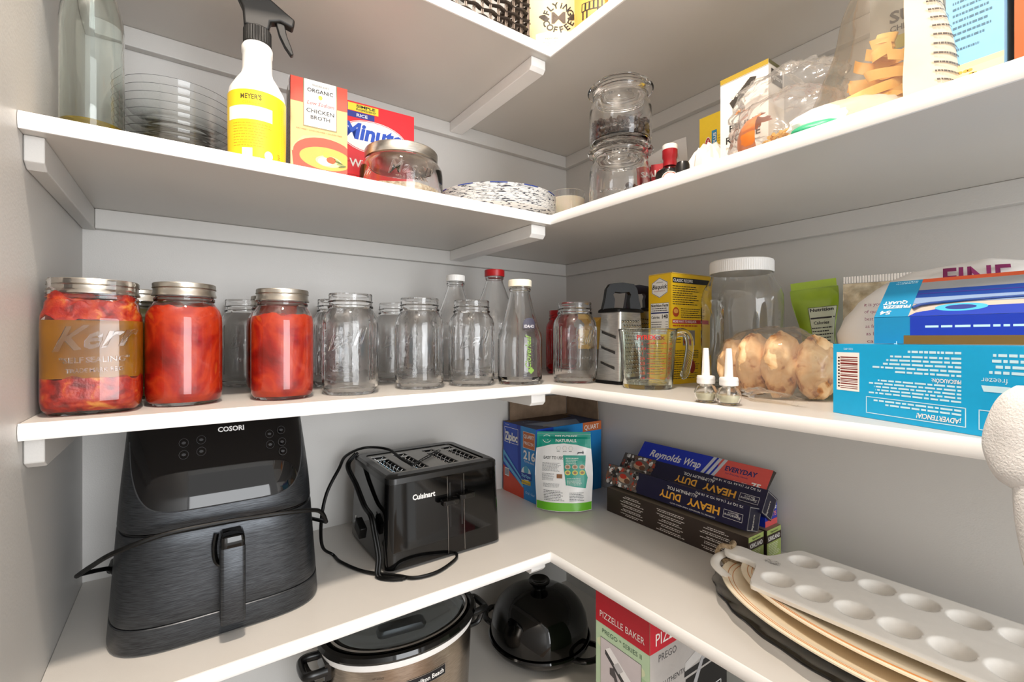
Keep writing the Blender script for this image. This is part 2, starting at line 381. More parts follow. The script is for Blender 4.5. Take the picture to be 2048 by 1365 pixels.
def band_lid(parent, R, z, h=.017):
    """zinc screw band and flat lid"""
    mb = MB(); r = R
    mb.lathe([(r+.0002, z-h), (r+.0022, z-h-.0005), (r+.0022, z-h+.001), (r+.0006, z-h+.004), (r+.0006, z-.0075), (r+.0020, z-.0065), (r+.0006, z-.0055)], M['lid'], 72)
    ridges(mb, r+.0008, z-.0055, z-.0003, 70, M['lid'])
    mb.lathe([(r+.0010, z-.0006), (r+.0004, z+.0008), (r-.003, z+.0010), (r-.004, z+.0003), (0, z+.0006)], M['lid'], 72)
    mb.build('screw_band_lid', parent)
def empty_jar(name_label, x, y, H=.172, R=.0465, neck=.0365, word='Ball', mat='jarglass', ang=None, flutes=True, grads=False, lidded=False, group='empty canning jars on the middle shelf', cat='jar', sq=0, sub='MASON'):
    t = thing('canning_jar', name_label, cat, (x, y, S2+.0003), group=group)
    mb = MB(); mb.lathe(quart_profile(R, H, neck), M[mat], 64, closed=True, sq=sq)
    a = face_cam(x, y) if ang is None else ang
    if word: wrap(mb, R, word, H*.47, .026, M[mat], a, w=.056, shear=.35, bold=.02, rise=.22)
    if sub: wrap(mb, R, sub, H*.30, .006, M[mat], a, shear=0, bold=.01)
    if flutes:
        for s in (-1, 1):
            for j in range(3):
                q = radians(a+s*(52+9*j)); mb.tube([((R-.0003)*cos(q), (R-.0003)*sin(q), .025), ((R-.0003)*cos(q), (R-.0003)*sin(q), H*.70)], .0011, M[mat], 6, 0)
    for k in range(5 if grads else 0):
        q = radians(a-50); wrap(mb, R, '-%d' % ((5-k)*4), H*.62-k*.013, .005, M[mat], a-48, shear=0)
    mb.build('jar_body', t)
    if lidded: band_lid(t, neck+.0010, H)
    return t
empty_jar('clear canning jar with raised script lettering, first empty jar right of the tomato jars', -.784, -.313, grads=True, ang=-118)
empty_jar('plain clear canning jar, second empty jar in the front row, with bright streaks', -.649, -.300, word=None, sub=None, ang=-125)
empty_jar('clear canning jar with script lettering, third empty front jar, left of the printed milk bottle', -.539, -.311, R=.0470, ang=-115)
empty_jar('clear canning jar in front of the red glass jar, right of the printed milk bottle', -.326, -.390, R=.0470, ang=-118, sub='PROVIDENCE')
empty_jar('clear back-row canning jar between the right tomato jar and first empty front jar', -.771, -.172)
empty_jar('clear canning jar in the back row, against the wall behind the right tomato jar', -.742, -.052, word=None, sub=None)
empty_jar('clear canning jar in the back row, seen between the first and second empty front jars', -.638, -.149)
empty_jar('clear canning jar in the back row, mostly hidden left of the white-capped milk bottle', -.552, -.092, word=None, sub=None)
empty_jar('clear canning jar showing left of the dark tomato jar in the back row', -.920, -.056)
empty_jar('red glass canning jar behind the jar right of the milk bottle', -.183, -.185, mat='redglass', H=.17, R=.043, neck=.034, word=None, sub=None, group=None, ang=-120)

def filled(label, x, y, H, R, neck, fillmat, zt, cont_label, cont_cat='tomatoes', sq=0, extra=None, ang=None, words=()):
    t = thing('canning_jar', label, 'jar', (x, y, S2+.0003), group='filled lidded canning jars on the middle shelf')
    mb = MB(); mb.lathe(quart_profile(R, H, neck), M['glass'], 64, closed=True, sq=sq)
    a = face_cam(x, y) if ang is None else ang
    for w_, z, h, ww, sh, ri, bo in words: wrap(mb, R, w_, z, h, M['glass'], a, w=ww, shear=sh, rise=ri, bold=bo, sq=sq)
    mb.build('jar_body', t)
    band_lid(t, neck+.0010, H)
    zs = H-.030; sh = .026; th = .0018
    full = [(0, .0062), (R*.8-th, .0066), (R*.94-th, .012), (R-th, .020), (R-th, zs-sh), (R*.93-th, zs-sh*.28-.001), (neck-th, zs+.002), (neck-th, H-.006)]
    def fill(z0, z1, m, lab, cat, bumpy=0, rs=1, name='jar_contents'):
        pr = []; 
        def rad(z):
            for (r0, a0), (r1, a1) in zip(full, full[1:]):
                if a0 <= z <= a1: return r0+(r1-r0)*(z-a0)/max(1e-6, a1-a0)
            return full[-1][0]
        N = 22; zz = [z0+(z1-z0)*i/N for i in range(N+1)]
        b = MB(); ringz = [(0, z0)]+[(max(.001, rad(z)), z) for z in zz]+[(rad(z1)*.6, z1+.0005), (0, z1)]
        b.lathe(ringz, m, 64, sq=sq)
        if bumpy:
            R0 = Vector((rs*3.1, rs, 0)); nv = []
            for vx in b.v:
                p = Vector(vx); rr = sqrt(p.x**2+p.y**2)
                if abs(p.z-z1) < bumpy*2.2 and p.z > z0+.01: p.z += bumpy*noise.noise(p*70+R0)*2
                elif abs(p.z-z0) < bumpy*2.2 and z0 > .02: p.z += bumpy*noise.noise(p*55+R0)*2.5
                nv.append(tuple(p))
            b.v = nv
        o = b.build(name, None, (x, y, S2+.0003)); tag(o, lab, cat, kind='stuff'); return o
    fill(.0066, zt, M[fillmat], cont_label, cont_cat, .003, 1)
    return t, fill
filled('bright red jar of canned tomatoes with silver lid, just right of the largest jar', -1.021, -.302, .174, .0470, .0365, 'tomato', .140,
       'red canned tomatoes filling the jar right of the largest jar', ang=-80)
filled('jar of canned tomatoes with silver lid, immediately left of the first empty front jar', -.892, -.314, .172, .0455, .0360, 'tomato', .132,
       'orange red tomato pieces in the rightmost front jar of tomatoes')
filled('darker red jar of tomatoes with tin lid, tucked behind the rightmost front tomato jar', -.884, -.168, .172, .0455, .0360, 'tomato', .142,
       'dark red tomatoes in the jar behind the rightmost front tomato jar', words=(('Ball', .08, .022, .05, .3, .2, .01),))
filled('lidded jar of dull yellow pickles behind the largest jar', -1.082, -.172, .172, .0440, .0350, 'pickle', .142,
       'dull yellow pickles in the jar behind the largest jar', 'pickles', ang=-70)
filled('lidded jar of dull yellow pickles in the corner, further back behind the largest jar', -1.090, -.062, .172, .0440, .0350, 'pickle', .142,
       'dull yellow pickles in the jar standing in the back left corner', 'pickles', ang=-70)
# the big one: layered
kx, ky = -1.1185, -.3175
t, fl = filled('largest jar, wide with amber brine, red tomato pulp and raised script lettering', kx, ky, .170, .0500, .0440, 'tomato2', .046,
   'settled red tomato pulp at the bottom of the largest jar', sq=5, ang=-84,
   words=(('Kerr', .084, .030, .070, .35, .12, .02), ('"SELF SEALING"', .066, .0072, .060, 0, .04, .02), ('TRADE MARK REG', .054, .0055, .050, 0, .04, .02)))
fl(.0462, .118, M['brine'], 'clear amber brine in the middle of the largest jar', 'brine')
fl(.1182, .150, M['tomato2'], 'red tomato pulp floating at the top of the largest jar', 'tomatoes', .006, 4)

# ------------------------------------------------------------------ milk bottles
def bottle_profile(R, H, neck, zs, th=.003):
    o = [(0, .004), (R*.7, .003), (R*.8, 0), (R*.93, .001), (R, .012), (R, zs*.80), (R*.97, zs*.90), (R*.85, zs), (neck+(R*.85-neck)*.5, zs+(H-.03-zs)*.5), (neck+.001, H-.028), (neck, H-.022), (neck, H-.020), (neck+.0016, H-.018), (neck+.0016, H-.015), (neck, H-.013), (neck, H)]
    i = [(neck-th, H), (neck-th, H-.025), (neck+(R*.85-neck)*.5-th, zs+(H-.03-zs)*.5), (R*.85-th, zs), (R-th, zs*.8), (R-th, .016), (R*.8, .007), (0, .0065)]
    return o+i
def cap(parent, r, z, h, m, n=40):
    mb = MB(); ridges(mb, r, z-h, z-.0015, n, m, .0005); mb.lathe([(r, z-.002), (r-.0006, z-.0004), (r-.002, z), (0, z)], m, 48)
    mb.build('screw_cap', parent)
def milk(label, x, y, R, H, neck, zs, capcol, capr, caph, printed=False, tag_=None):
    t = thing('milk_bottle', label, 'bottle', (x, y, S2+.0003), group='glass milk bottles on the middle shelf')
    mb = MB(); mb.lathe(bottle_profile(R, H, neck, zs), M['glass'], 64, closed=True)
    a = face_cam(x, y)
    if not printed:
        for k in range(3): wrap(mb, R, ('FARM FRESH', 'DAIRY', 'RETURN BOTTLE')[k], .125-.016*k, .006, M['glass'], a-5, shear=0)
    mb.build('bottle_glass', t); cap(t, capr, H+.004, caph, capcol)
    if printed:
        b = MB(); q = radians(a+24); K = C('#3c3a4c', .5); G = C('#7ea646', .5)
        S = Surf(b, lambda u, v, l: ((R+l)*cos(q+u/R), (R+l)*sin(q+u/R), v), .004)
        S.poly([(-.013, .115)]+[(.013*cos(pi-pi*i/12)+0, .126+.011*sin(pi-pi*i/12)) for i in range(13)]+[(.013, .115)], K, 1)
        S.text('IDAHO', 0, .1165, .0065, C('#e6e4e6', .5), 2, w=.021); S.text('ESTATE', 0, .110, .0035, K, 1, w=.02)
        S.text('Cloverleaf', .0035, .034, .0125, G, 1, w=.066, al='L', rot=pi/2, shear=.2, bold=.01)
        S.text('CREAMERY', .0125, .048, .0055, K, 1, w=.038, al='L', rot=pi/2)
        for k in range(4): S.ell(.004+.0035*cos(k*pi/2), .030+.0035*sin(k*pi/2), .0032, .0032, G, 1)
        S.lines(-.013, .012, .013, .026, 3, K, 1, 3, .2)
        b.build('printed_label', t)
    return t
milk('clear glass milk bottle with white cap, in the back row behind the third empty jar', -.518, -.203, .0445, .234, .0185, .155, M['milk'], .0205, .014)
milk('large clear glass milk bottle with red cap, tallest bottle in the back row', -.408, -.196, .0590, .256, .0205, .155, C('#c3141c', .35), .0235, .016)
milk('clear glass milk bottle with cream cap and printed creamery label, at the shelf corner', -.441, -.345, .0470, .214, .0215, .115, C('#f3ecd9', .4), .0245, .014, printed=True)

# ------------------------------------------------------------------ yellow packet, graters, measuring cup
t = thing('tea_carton', 'small carton with yellow top and grey lower part, behind the right-hand canning jar', 'box', (-.128, -.255, S2+.0002), rz=.3)
mb = MB(); mb.box(-.05, -.02, 0, .05, .02, .066, C('#8d8478')); mb.box(-.05, -.02, .0662, .05, .02, .125, C('#f3c865')); mb.prism([(-.05, .1252), (.05, .1252), (.028, .152), (-.002, .148)], -.018, .018, C('#f0bb4a'), axis='y'); mb.build('carton', t, smooth=0)

def grater(label, x, y, rz, hm, h=.214, w=.086, d=.068, body=True):
    t = thing('box_grater', label, 'grater', (x, y, S2+.0003), rz, group='box graters on the middle shelf')
    zb = h-.060; k = .80
    mb = MB(); mb.rings([rrect(w/2, d/2, .006, 3), rrect(w/2*k, d/2*k, .006, 3)] and [[(px, py, z) for px, py in rrect(w/2*s, d/2*s, .006, 3)] for z, s in ((.006, 1), (zb, k))], M['steel'])
    # raised teeth on the two visible faces
    hole = C('#2e2c2a', .5); bright = C('#e8e6e2', .2, 1)
    for face in (0,):
        for j in range(13):
            z = .016+j*(zb-.03)/13; s = 1+(k-1)*(z-.006)/(zb-.006)
            n = 7 if face == 0 else 6
            for i in range(n):
                u = (i-(n-1)/2+(.25 if j % 2 else -.25))*(w if face == 0 else d)*.115*s
                if face == 0: P = lambda a, b, l: (u+a, -d/2*s-l, z+b)
                else: P = lambda a, b, l: (-w/2*s-l, u+a, z+b)
                mb.add([P(.0034*cos(2*pi*q/8), .0030*sin(2*pi*q/8), .0002) for q in range(8)], [tuple(range(8))], hole)
                mb.add([P(.0032*cos(pi*q/5+pi), .0028*sin(pi*q/5+pi), .0004) for q in range(6)]+[P(.0026*cos(pi*q/5+pi), .0010+.0010*sin(pi*q/5+pi), .0020) for q in range(6)], [(q, q+1, q+7, q+6) for q in range(5)], bright)
    for z0_, z1_ in ((.030, .036), (.062, .068), (.094, .100)): mb.add([(-w/2*(1+(k-1)*z_/zb)-.0006, y_, z_) for y_, z_ in ((-.020, z0_), (.020, z0_+.012), (.020, z1_+.012), (-.020, z1_))], [(0, 1, 2, 3)], hole); mb.tube([(-w/2*(1+(k-1)*z1_/zb)-.001, -.021, z1_+.001), (-w/2*(1+(k-1)*z1_/zb)-.003, 0, z1_+.007), (-w/2*(1+(k-1)*z1_/zb)-.001, .021, z1_+.013)], .0014, bright, 6, 4, flat=.5)
    mb.build('grating_body', t)
    mb = MB(); mb.rings([[(px, py, z) for px, py in rrect(w/2*s+.0015, d/2*s+.0015, .007, 4)] for z, s in ((0, 1.01), (.007, 1.0))], M['rubber']); mb.build('base_rim', t)
    mb = MB(); ww = w/2*k+.004; dd = d/2*k+.003   # moulded handle, arched
    mb.rings([[(px, py, z) for px, py in rrect(a, b, .005, 4)] for z, a, b in ((zb-.004, ww+.003, dd), (zb+.001, ww+.002, dd), (zb+.004, ww, dd*.8))], hm)
    out = [(-ww, zb+.002), (-ww*.86, zb+.028), (-ww*.80, zb+.046), (-ww*.62, zb+.057), (0, zb+.060), (ww*.62, zb+.057), (ww*.80, zb+.046), (ww*.86, zb+.028), (ww, zb+.002)]
    inn = [(-ww*.42, zb+.002), (-ww*.38, zb+.024), (-ww*.46, zb+.034), (-ww*.36, zb+.040), (0, zb+.038), (ww*.36, zb+.040), (ww*.46, zb+.034), (ww*.38, zb+.024), (ww*.42, zb+.002)]
    n = len(out); V = []
    for yy in (-.0085, .0085): V += [(px, yy, pz) for px, pz in out]+[(px, yy, pz) for px, pz in inn]
    F = []
    for i in range(n-1):
        F += [(i, i+1, n+i+1, n+i), (2*n+i+1, 2*n+i, 3*n+i, 3*n+i+1), (i+1, i, 2*n+i, 2*n+i+1), (n+i, n+i+1, 3*n+i+1, 3*n+i)]
    F += [(0, n, 3*n, 2*n), (n-1, 2*n-1+0, 4*n-1, 3*n-1)]
    ca_, sa_ = cos(-.5), sin(-.5); V = [(1.10*x_*ca_-y_*sa_, 1.10*x_*sa_+y_*ca_, z_) for x_, y_, z_ in V]; mb.add(V, F, hm); mb.build('handle', t, bevel=.004, bseg=3, smooth=50)
    return t
grater('steel box grater with arched black handle, behind the glass measuring cup', -.255, -.458, 0, M['rubber'])
grater('second grater with purple black handle, mostly hidden between first grater and yellow baking mix box', -.135, -.405, 0, C('#1c1428', .35), h=.222, w=.07)

t = thing('measuring_cup', 'clear glass measuring cup with red markings and handle, in front of the box grater', 'measuring cup', (-.2905, -.5560, S2+.0003))
mb = MB(); R_ = .0545
prof = [(0, .003), (.036, .002), (.040, 0), (.044, .001), (.0465, .006), (.0475, .02), (.0520, .085), (.0545, .109), (.0555, .112), (.0545, .1135), (.0515, .112), (.0482, .084), (.0435, .02), (.040, .009), (0, .0075)]
mb.lathe(prof, M['glassp'], 72, closed=True)
ha = radians(-28)
def hp(r, z, s=0): return (r*cos(ha)-s*sin(ha), r*sin(ha)+s*cos(ha), z)
mb.build('cup_body', t)
b = MB(); b.tube([hp(.053, .103), hp(.066, .107), hp(.080, .103), hp(.086, .086), hp(.083, .055), hp(.076, .026), hp(.070, .024)], .0062, M['glassp'], 12, 8, flat=1.35); b.build('handle', t)
b = MB(); q = radians(-140); red = C('#c22a20', .4)
rad = lambda v: .0475+(v-.02)*.0068/.089 if v > .02 else .0475
S = Surf(b, lambda u, v, l: ((rad(v)+l+.0002)*cos(q+u/.05), (rad(v)+l+.0002)*sin(q+u/.05), v), .004)
S.text('PYREX', -.003, .093, .0085, red, 1, w=.032, bold=.03)
for k in range(8):
    S.rect(-.002, .022+.009*k, .012, .0228+.009*k, red); S.rect(.022, .022+.009*k, .034, .0228+.009*k, red)
    S.text(('1/4', '1/3', '1/2', '2/3', '3/4', '1', '1 1/4', '2')[k], -.010, .020+.009*k, .005, red)
    S.text(('50', '75', '100', '150', '200', '250', '300', '500')[k], .042, .020+.009*k, .0045, red)
S.text('CUP', .006, .085, .004, red); S.text('ML', .030, .085, .004, red)
b.build('printed_scale', t)

# ------------------------------------------------------------------ baking mix box
def carton(name, label, cat, x, y, z, w, d, h, rz, base, **k):
    t = thing(name, label, cat, (x, y, z), rz); mb = MB(); mb.box(-w/2, -d/2, 0, w/2, d/2, h, base); return t, mb, boxfaces(mb, w, d, h)
YE = C('#f5c61a', .42); WH = C('#f4f2ee', .45); BK = C('#15151a', .45); NAVY = C('#1c2c6b', .45)
w, d, h = .130, .060, .230
t, mb, F = carton('baking_mix_box', 'tall yellow baking mix carton with nutrition panel, left of the big plastic jar', 'box', -.199+w/2*cos(-.06), -.519, S2+.0002, w, d, h, -.06, YE)
L = F['l']; 
L.poly([(.030+.024*cos(pi/6+k*pi/3), .202+.0215*sin(pi/6+k*pi/3)) for k in range(6)], WH, 1)
for k in range(6):
    a, c = pi/6+k*pi/3, pi/6+(k+1)*pi/3; L.poly([(.03+.0235*cos(a), .202+.021*sin(a)), (.03+.0235*cos(c), .202+.021*sin(c)), (.03+.0225*cos(c), .202+.020*sin(c)), (.03+.0225*cos(a), .202+.020*sin(a))], NAVY, 2)
L.text('ORIGINAL', .03, .212, .003, BK, 2); L.text('Bisquick', .03, .200, .009, BK, 2, w=.038, shear=.2, bold=.02); L.text('PANCAKE & BAKING MIX', .03, .194, .0022, C('#b2552a'), 2, w=.03)
L.rect(.006, .070, .054, .170, WH, 1); L.frame(.006, .070, .054, .170, .0005, BK, 2)
L.text('Nutrition Facts', .030, .162, .006, BK, 2, w=.045, bold=.03); L.lines(.008, .152, .052, .161, 2, BK, 2, 4, .4); L.rect(.007, .1475, .053, .1505, NAVY, 2)
L.text('Calories', .008, .137, .006, BK, 2, al='L', w=.022, bold=.02); L.text('140', .052, .137, .0085, BK, 2, al='R', bold=.03)
L.lines(.008, .086, .040, .133, 9, BK, 2, 5, .35); L.lines(.046, .086, .052, .133, 9, BK, 2, 6, .35, .05); L.rect(.007, .082, .053, .084, NAVY, 2); L.lines(.008, .03, .05, .066, 6, C('#8a6410'), 1, 8, .3)
F_ = F['f']
F_.rect(.004, .211, .124, .222, BK, 1); F_.text('CLASSIC RECIPES', .006, .2135, .0062, WH, 2, w=.062, al='L', bold=.02)
F_.lines(.004, .165, .09, .207, 9, BK, 1, 11, .35); F_.ell(.014, .150, .010, .010, C('#b5421b'), 1); F_.ell(.014, .152, .007, .005, C('#e7a14a'), 2); F_.lines(.03, .138, .10, .160, 5, BK, 1, 12, .35)
F_.rect(.003, .126, .124, .1345, C('#c0242a'), 1); F_.text('MORE WAYS TO BISQUICK', .005, .1280, .0052, WH, 2, w=.075, al='L', bold=.02); F_.lines(.004, .119, .11, .124, 1, C('#c04a1c'), 1, 2, .6)
F_.lines(.006, .085, .034, .114, 5, BK, 1, 13, .3); F_.rect(.036, .080, .075, .112, C('#8d8378'), 1); F_.ell(.055, .088, .017, .008, C('#a6371a'), 2); F_.ell(.055, .100, .010, .006, C('#f2eee6'), 3)
F_.lines(.006, .010, .09, .072, 13, BK, 1, 14, .3); F_.ell(.066, .035, .010, .014, C('#a03018'), 2)
mb.build('carton', t, smooth=0); mb = MB(); mb.box(-w/2, -d/2, h+.0003, w/2-.002, d/2, h+.0022, C('#d8b45a')); mb.build('top_flap', t, smooth=0, rot=(0, 0, .02))
# yellow leaflet packet seen through the measuring cup
t = thing('yellow_leaflet', 'folded yellow paper leaflet leaning behind the glass measuring cup', 'leaflet', (-.224, -.5335, S2+.0003), rz=radians(-62))
mb = MB(); mb.box(-.019, -.0009, 0, .019, .0009, .108, YE); S = Surf(mb, lambda x, y, l: (x, -.0009-l, y)); S.rect(-.018, .094, .004, .107, C('#e9e4ef'), 1); S.text('XSX', .001, .094, .009, C('#b3202c'), 2, w=.026, bold=.04); S.lines(-.017, .012, .016, .088, 13, C('#9a6d14'), 1, 5, .3)
mb.build('leaflet_sheet', t, smooth=0)

# ------------------------------------------------------------------ big plastic jar
t = thing('plastic_jar', 'large clear empty plastic jar with white ribbed lid and side grips', 'jar', (-.128, -.652, S2+.0003))
def bj(r0, th):
    rs = []
    for r, z, g in ((.045, 0, 0), (.064, .003, 0), (.072, .012, 0), (.0735, .03, 0), (.0735, .06, .6), (.0735, .09, 1), (.0735, .13, 1), (.0735, .158, .5), (.0725, .178, 0), (.069, .192, 0), (.060, .205, 0), (.056, .212, 0), (.0545, .216, 0), (.0545, .235, 0)):
        ring = []
        for k in range(72):
            a = 2*pi*k/72; q = r-th
            for c in (radians(-20), radians(160)):
                dlt = abs((a-c+pi) % (2*pi)-pi); q -= .016*g*max(0, 1-(dlt/.42)**4)
            ring.append((q*cos(a), q*sin(a), z+(th if z < .02 else 0)))
        rs.append(ring)
    return rs
o_ = bj(0, 0); i_ = bj(0, .0012); mb = MB(); mb.rings(o_+i_[::-1], M['plastic_clear'], cap0=True, cap1=True)
mb.build('jar_body', t); mb = MB(); ridges(mb, .0565, .222, .243, 90, M['milk'], .0006); mb.lathe([(.0565, .2425), (.0560, .2455), (.053, .247), (0, .247)], M['milk'], 72); mb.build('screw_lid', t)

# ------------------------------------------------------------------ scented oil refills
first = None
for (x, y, lb) in ((-.382, -.736, 'left one of two scented oil refill bottles with white stems'), (-.3815, -.7715, 'right one of two scented oil refill bottles with white stems')):
    if first: copy_thing(first, (x, y, S2+.0003), lb, rz=.5); break
    first = t = thing('oil_refill', lb, 'refill', (x, y, S2+.0003), group='scented oil refills at the shelf front')
    mb = MB(); mb.lathe([(0, .001), (.010, 0), (.0135, .002), (.0165, .010), (.0165, .016), (.013, .024), (.0085, .027), (.0085, .033), (.0070, .033), (.0070, .027), (.012, .0225), (.0148, .016), (.0148, .010), (.012, .0035), (0, .0030)], M['glass'], 40, closed=True); mb.build('oil_bottle', t)
    mb = MB(); mb.lathe([(0, .004), (.012, .0045), (.0144, .010), (.0144, .014), (0, .014)], C('#efe9c8', .2), 32); mb.build('scented_oil', t)
    mb = MB(); mb.lathe([(.0093, .0275), (.0125, .028), (.0130, .031), (.0125, .0345), (.0130, .036), (.0120, .0395), (.006, .040), (0, .040)], M['milk'], 36); mb.build('collar', t)
    mb = MB(); mb.lathe([(.0058, .0401), (.0052, .060), (.0040, .078), (.0036, .081), (0, .0812)], M['milk'], 24); mb.tube([(0, 0, .028), (0, 0, .008)], .0022, M['milk'], 8, 0); mb.build('wick_stem', t)

# ------------------------------------------------------------------ bag of rolls
def blob(mb, c, r, m, amp=.1, fr=3, seed=0, flat=0, n=40, rot=0, tap=0):
    rs = []
    for i in range(1, n//2):
        th = pi*i/(n//2); ring = []
        for k in range(n):
            a = 2*pi*k/n; v = Vector((sin(th)*cos(a), sin(th)*sin(a), cos(th))); q = 1+amp*noise.noise(v*fr+Vector((seed, seed*2, 0)))+amp*.4*noise.noise(v*fr*3+Vector((seed, 1, seed)))
            p = Vector((v.x*r[0]*(1+tap*v.z), v.y*r[1]*(1+tap*v.z), v.z*r[2]))*q
            p = Vector((p.x*cos(rot)-p.y*sin(rot), p.x*sin(rot)+p.y*cos(rot), p.z))
            z = c[2]+p.z
            if flat is not None and z < flat: z = flat
            ring.append((c[0]+p.x, c[1]+p.y, z))
        rs.append(ring)
    mb.rings(rs[::-1], m)
names = ('leftmost bread roll lying in the clear bag', 'second bread roll from the left in the clear bag', 'third bread roll in the clear bag, tallest', 'right end bread roll in the clear bag, nearest the green pouch')
for k, (x, y, rx, ry, rz_, hh) in enumerate(((-.245, -.706, .034, .022, .048, .046), (-.252, -.742, .036, .021, .052, .052), (-.247, -.782, .038, .022, .053, .053), (-.222, -.822, .040, .024, .050, .050))):
    mb = MB(); blob(mb, (0, 0, hh*.96), (rx*1.05, ry*1.13, rz_), M['bread'], .12, 2.4, k+3, flat=.0012, tap=.10, n=72); o = mb.build('bread_roll', None, (x, y, S2+.001)); tag(o, names[k], 'roll', 'bread rolls in the clear bag')
mb = MB(); blob(mb, (0, 0, .052), (.050, .088, .062), M['filmbun'], .08, 4, 9, flat=.0008, n=56, rot=.10)
o = mb.build('bread_bag', None, (-.240, -.764, S2+.0002)); tag(o, 'crinkled clear plastic bag around the bread rolls', 'bag'); t = o
mb = MB()   # gathered neck of the bag trailing forward over the shelf
rs = []
for i in range(14):
    s = i/13; ring = []
    for k in range(18):
        a = 2*pi*k/18; rr = .012+.012*abs(noise.noise(Vector((s*5, k*.7, 3))))+.010*s; ring.append((-.046-.035*s, .004-.050*s+rr*1.5*cos(a), max(.001, .012-.006*s+rr*.45*sin(a))))
    rs.append(ring)
mb.rings(rs, M['filmbun'], cap0=False, cap1=False); mb.build('bag_tail', o)

# ------------------------------------------------------------------ pouches
def pouch(mb, w, h, d, front, back=None, waist=0, nx=18, nz=22, seal=.06, mats=None):
    """stand-up pouch: gusset wide at the base, flat sealed top; returns the front surface function"""
    def yy(u, v):
        q = (1-abs(u)**2.6)*(1-v)**.55 if v < 1 else 0
        q = max(0, q)*min(1, (1-abs(u))*6+.15); 
        if v > 1-seal: q *= .15
        return d/2*q
    def fn(x, z, l, s=-1):
        v = min(1, max(0, z/h)); hw = w/2*(1-waist*sin(pi*min(1, v*1.05))**2); u = max(-1, min(1, x/(w/2)))
        crease = .0015*noise.noise(Vector((x*40, z*40, w*100+s)))
        return (u*hw, s*(yy(u, v)+l)+crease, z+.002*u*u*(1-v))
    for s, mm in ((-1, front), (1, back or front)):
        v = [fn(w/2*(2*i/nx-1), h*j/nz, 0, s) for j in range(nz+1) for i in range(nx+1)]
        f = [(j*(nx+1)+i, j*(nx+1)+i+1, (j+1)*(nx+1)+i+1, (j+1)*(nx+1)+i) for j in range(nz) for i in range(nx)]
        mb.add(v, f if s < 0 else [q[::-1] for q in f], mm)
    v = [fn(w/2*(2*i/nx-1), 0, 0, s) for s in (-1, 1) for i in range(nx+1)]
    mb.add(v, [(i, nx+1+i, nx+2+i, i+1) for i in range(nx)], front)
    return Surf(mb, lambda x, z, l: fn(x, z, l+.0004), .006)
t = thing('snack_pouch', 'lime green waisted snack pouch with nutrition panel, behind the bread bag', 'pouch', (-.055, -.768, S2+.0035), rot=(0, radians(-5), radians(-74)))
mb = MB(); S = pouch(mb, .076, .186, .04, ramp_mat('lime_foil', [(.3, '#8aa81c'), (.7, '#a9c832')], 20, 3, .3), waist=.32)
S.rect(-.012, .045, .036, .150, C('#d8dfc8'), 1); S.frame(-.012, .045, .036, .150, .0008, BK, 2); S.text('Nutrition', .011, .142, .006, BK, 3, w=.04, bold=.03); S.text('Calories', .010, .118, .006, BK, 3, w=.03, bold=.02)
S.rect(-.010, .128, .034, .131, BK, 2); S.rect(-.010, .078, .034, .081, BK, 2); S.lines(-.010, .048, .034, .115, 11, BK, 3, 3, .35); S.lines(-.04, .012, .04, .042, 7, C('#3f5210'), 1, 9, .4)
mb.build('pouch_body', t); mb = MB(); mb.box(-.036, -.0011, .1862, .036, .0011, .200, C('#a9c832', .3)); mb.build('zip_seal', t, smooth=0)

# ------------------------------------------------------------------ right end of the middle shelf
SKY = C('#0aa5dc', .4); LB = C('#c9ecfb', .45)
BLX, BLY = -.3335, -.885
t = thing('freezer_bag_box', 'long sky blue freezer bag carton with upside-down white print, at the shelf front', 'box', (BLX, BLY, S2+.0003), rz=radians(-90-19))
w, d, h = .300, .07, .0885
mb = MB(); mb.X = Matrix.Translation((w/2, d/2, 0)); mb.box(-w/2, -d/2, 0, w/2, d/2, h, SKY); F0 = boxfaces(mb, w, d, h)['f']; F_ = Mirror(flip(F0, w, h), h)
# F_ x runs from the right end of the face; the printed matter stands on its head
F_.rect(w-.034, .030, w-.005, .078, WH, 1)
R = random.Random(4); z = .033
while z < .073: q = R.choice((.0008, .0014, .0022)); F_.rect(w-.032, z, w-.010, z+q, C('#7a1f18'), 2); z += q+R.choice((.0009, .0015, .002))
for k in range(10): F_.rect(w-.0092, .034+.0040*k, w-.0068, .036+.004*k, BK, 2)
F_.text('1201492', w-.020, .081, .0026, LB, 1)
X0, X1 = w-.137, w-.042
F_.frame(X0-.004, .006, X1, .026, .0009, LB, 1)
F_.text('¡ADVERTENCIA!', X0, .0085, .0055, WH, 2, w=.040, al='L', bold=.02, shear=.15); F_.lines(X0, .016, X1-.006, .024, 2, LB, 1, 20, .5, .2)
F_.lines(X0, .029, X1, .048, 5, LB, 1, 21, .5, .2); F_.text('PRECAUCIÓN:', X0, .0490, .0042, WH, 2, w=.026, al='L', bold=.02); F_.lines(X0, .055, X1, .077, 5, LB, 1, 22, .5, .35); F_.lines(X0, .078, X0+.06, .083, 1, LB, 1, 27, .5)
F_.frame(X0-.10, .006, X0-.014, .026, .0009, LB, 1); F_.lines(X0-.09, .010, X0-.03, .020, 2, LB, 1, 23, .5); F_.text('freezer', X0-.026, .052, .0055, LB, 1, w=.020); F_.poly([(X0-.036, .044), (X0-.018, .044), (X0-.016, .050), (X0-.038, .050)], LB, 1)
F_.lines(X0-.10, .028, X0-.02, .040, 3, LB, 1, 24, .5); F_.lines(X0-.10, .060, X0-.014, .082, 4, LB, 1, 25, .5)
mb.build('carton', t, smooth=0, bevel=.0006)

t = thing('quart_bag_box', 'torn-open blue quart freezer bag box tipped back on top of the long blue carton', 'box', (-.322, -.925, S2+.0895), rot=(0, 0, radians(-96)))
w, d, h = .26, .055, .032; BL = C('#1238b0', .35); TEAL = C('#118bbd', .35); ORR = C('#c9542c', .5)
mb = MB(); mb.X = Matrix.Translation((w/2, 0, 0))
